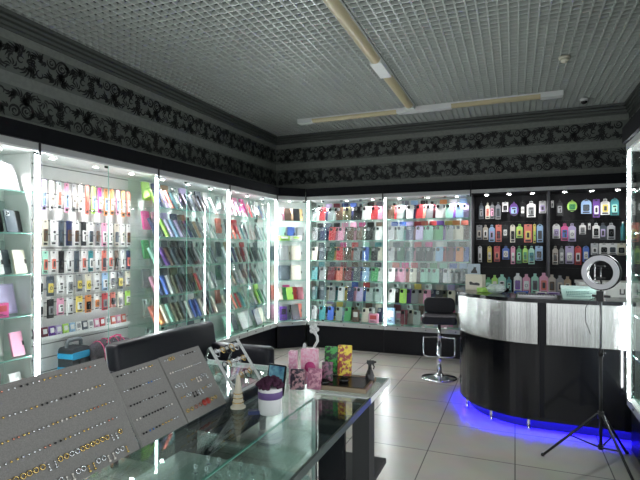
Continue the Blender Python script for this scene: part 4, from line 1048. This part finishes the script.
t, o = bagpack('snack_pack', 'bright yellow pack with red figures standing on the brown tray', (.85, .66, .04), (.35, .05, .03), -.655, 1.885, .058, .125, .012, .15, tilt=.15); t.location.z += .0185
for i, (x, y, nm) in enumerate(((-.690, 1.745, 'before the green pack'), (-.628, 1.80, 'before the yellow pack'))):
    q = MB(); q.lathe([(0, 0), (.018, 0), (.022, .012), (.020, .014), (.016, .004), (0, .004)], 18); o = q.build('small_bowl', mat('black_gloss', (.01, .01, .01), .1)); o.location = (x, y, ZT + .0190); tag(o, f'tiny black bowl on the brown tray {nm}', 'bowl')
t = thing('display_tray', 'shallow brown wooden tray under the green and yellow packs', 'tray', (-.612, 1.835, ZT + .0015), .06)
bx(-.105, .075, -.088, .06, .0152, .0165).build('dark_inlay', mat('inlay_black', (.02, .018, .016), .25), t)
wood = speckled('tray_wood', (.26, .17, .10), (.18, .11, .06), 12, .45, stretch=(1, 8, 1))
bx(-.125, .085, -.10, .095, 0, .015).build('tray_body', wood, t)
bx(-.127, .087, -.102, -.1005, .0, .0165).build('rim', mat('tray_rim', (.35, .27, .18), .4), t)
t = thing('spray_bottle', 'small black trigger spray bottle at the far corner of the counter', 'bottle', (-.535, 1.93, ZT + .001), R(10))
t.location = (-.508, 1.885, ZT + .003); t.location.x = -.546
MB().lathe([(0, 0), (.0175, 0), (.019, .004), (.018, .03), (.012, .048), (.008, .054), (.008, .062), (0, .062)], 20).build('body', mat('black_plastic', (.012, .012, .012), .25), t)
q = MB(); q.box(-.012, .018, -.006, .006, .0765, .090); q.tube([(0, 0, .062), (0, 0, .077)], .007, 10); q.tube([(.018, 0, .085), (.026, 0, .085)], .004, 8); q.tube([(.012, 0, .0765), (.018, 0, .066), (.014, 0, .056)], .003, 6); q.build('trigger_head', mat('black_plastic'), t)
# white gooseneck flower lamp
t = thing('clip_lamp', 'small white gooseneck lamp with flower shaped head behind the pink boxes', 'lamp', (-.795, 1.885, ZT + .001), 0)
MB().lathe([(0, 0), (.026, 0), (.026, .01), (.008, .014), (0, .014)], 20).build('base', wacr, t)
q = MB(); q.tube([(0, 0, .012), (-.004, 0, .08), (.005, 0, .13), (.02, 0, .155), (.018, 0, .175), (.005, 0, .19)], .006, 10); q.build('gooseneck', wacr, t)
q = MB()
for k in range(5):
    a = 2 * PI * k / 5; q.ball((.006 + .014 * math.cos(a), -.006, .205 + .014 * math.sin(a)), .010, 8, 0, (1, .6, 1))
q.ball((.006, -.010, .205), .009, 8); q.build('flower_head', wacr, t)

# ---------------------------------------------------------------- lights
def area(name, loc, rot, sx, sy, e, col=(1, 1, 1)):
    L = bpy.data.lights.new(name, 'AREA'); L.shape = 'RECTANGLE'; L.size = sx; L.size_y = sy; L.energy = e; L.color = col
    o = bpy.data.objects.new(name, L); COL.objects.link(o); o.location = loc; o.rotation_euler = rot; return o
# area lights added as ambient fill, standing in for unseen lit cabinets
area('ambient_fill', (-3.1, -.6, 1.3), (0, R(-90), 0), 1.8, 3.2, 45, LEDC)
area('ambient_fill', (.9, 1.0, 1.3), (0, R(90), 0), 1.8, 3.6, 36, LEDC)
area('ambient_fill', (-1.2, -2.3, 1.3), (R(90), 0, 0), 4.0, 1.8, 62, LEDC)
w = bpy.data.worlds.new('world'); S.world = w; w.use_nodes = True
w.node_tree.nodes['Background'].inputs[0].default_value = (.02, .022, .022, 1)
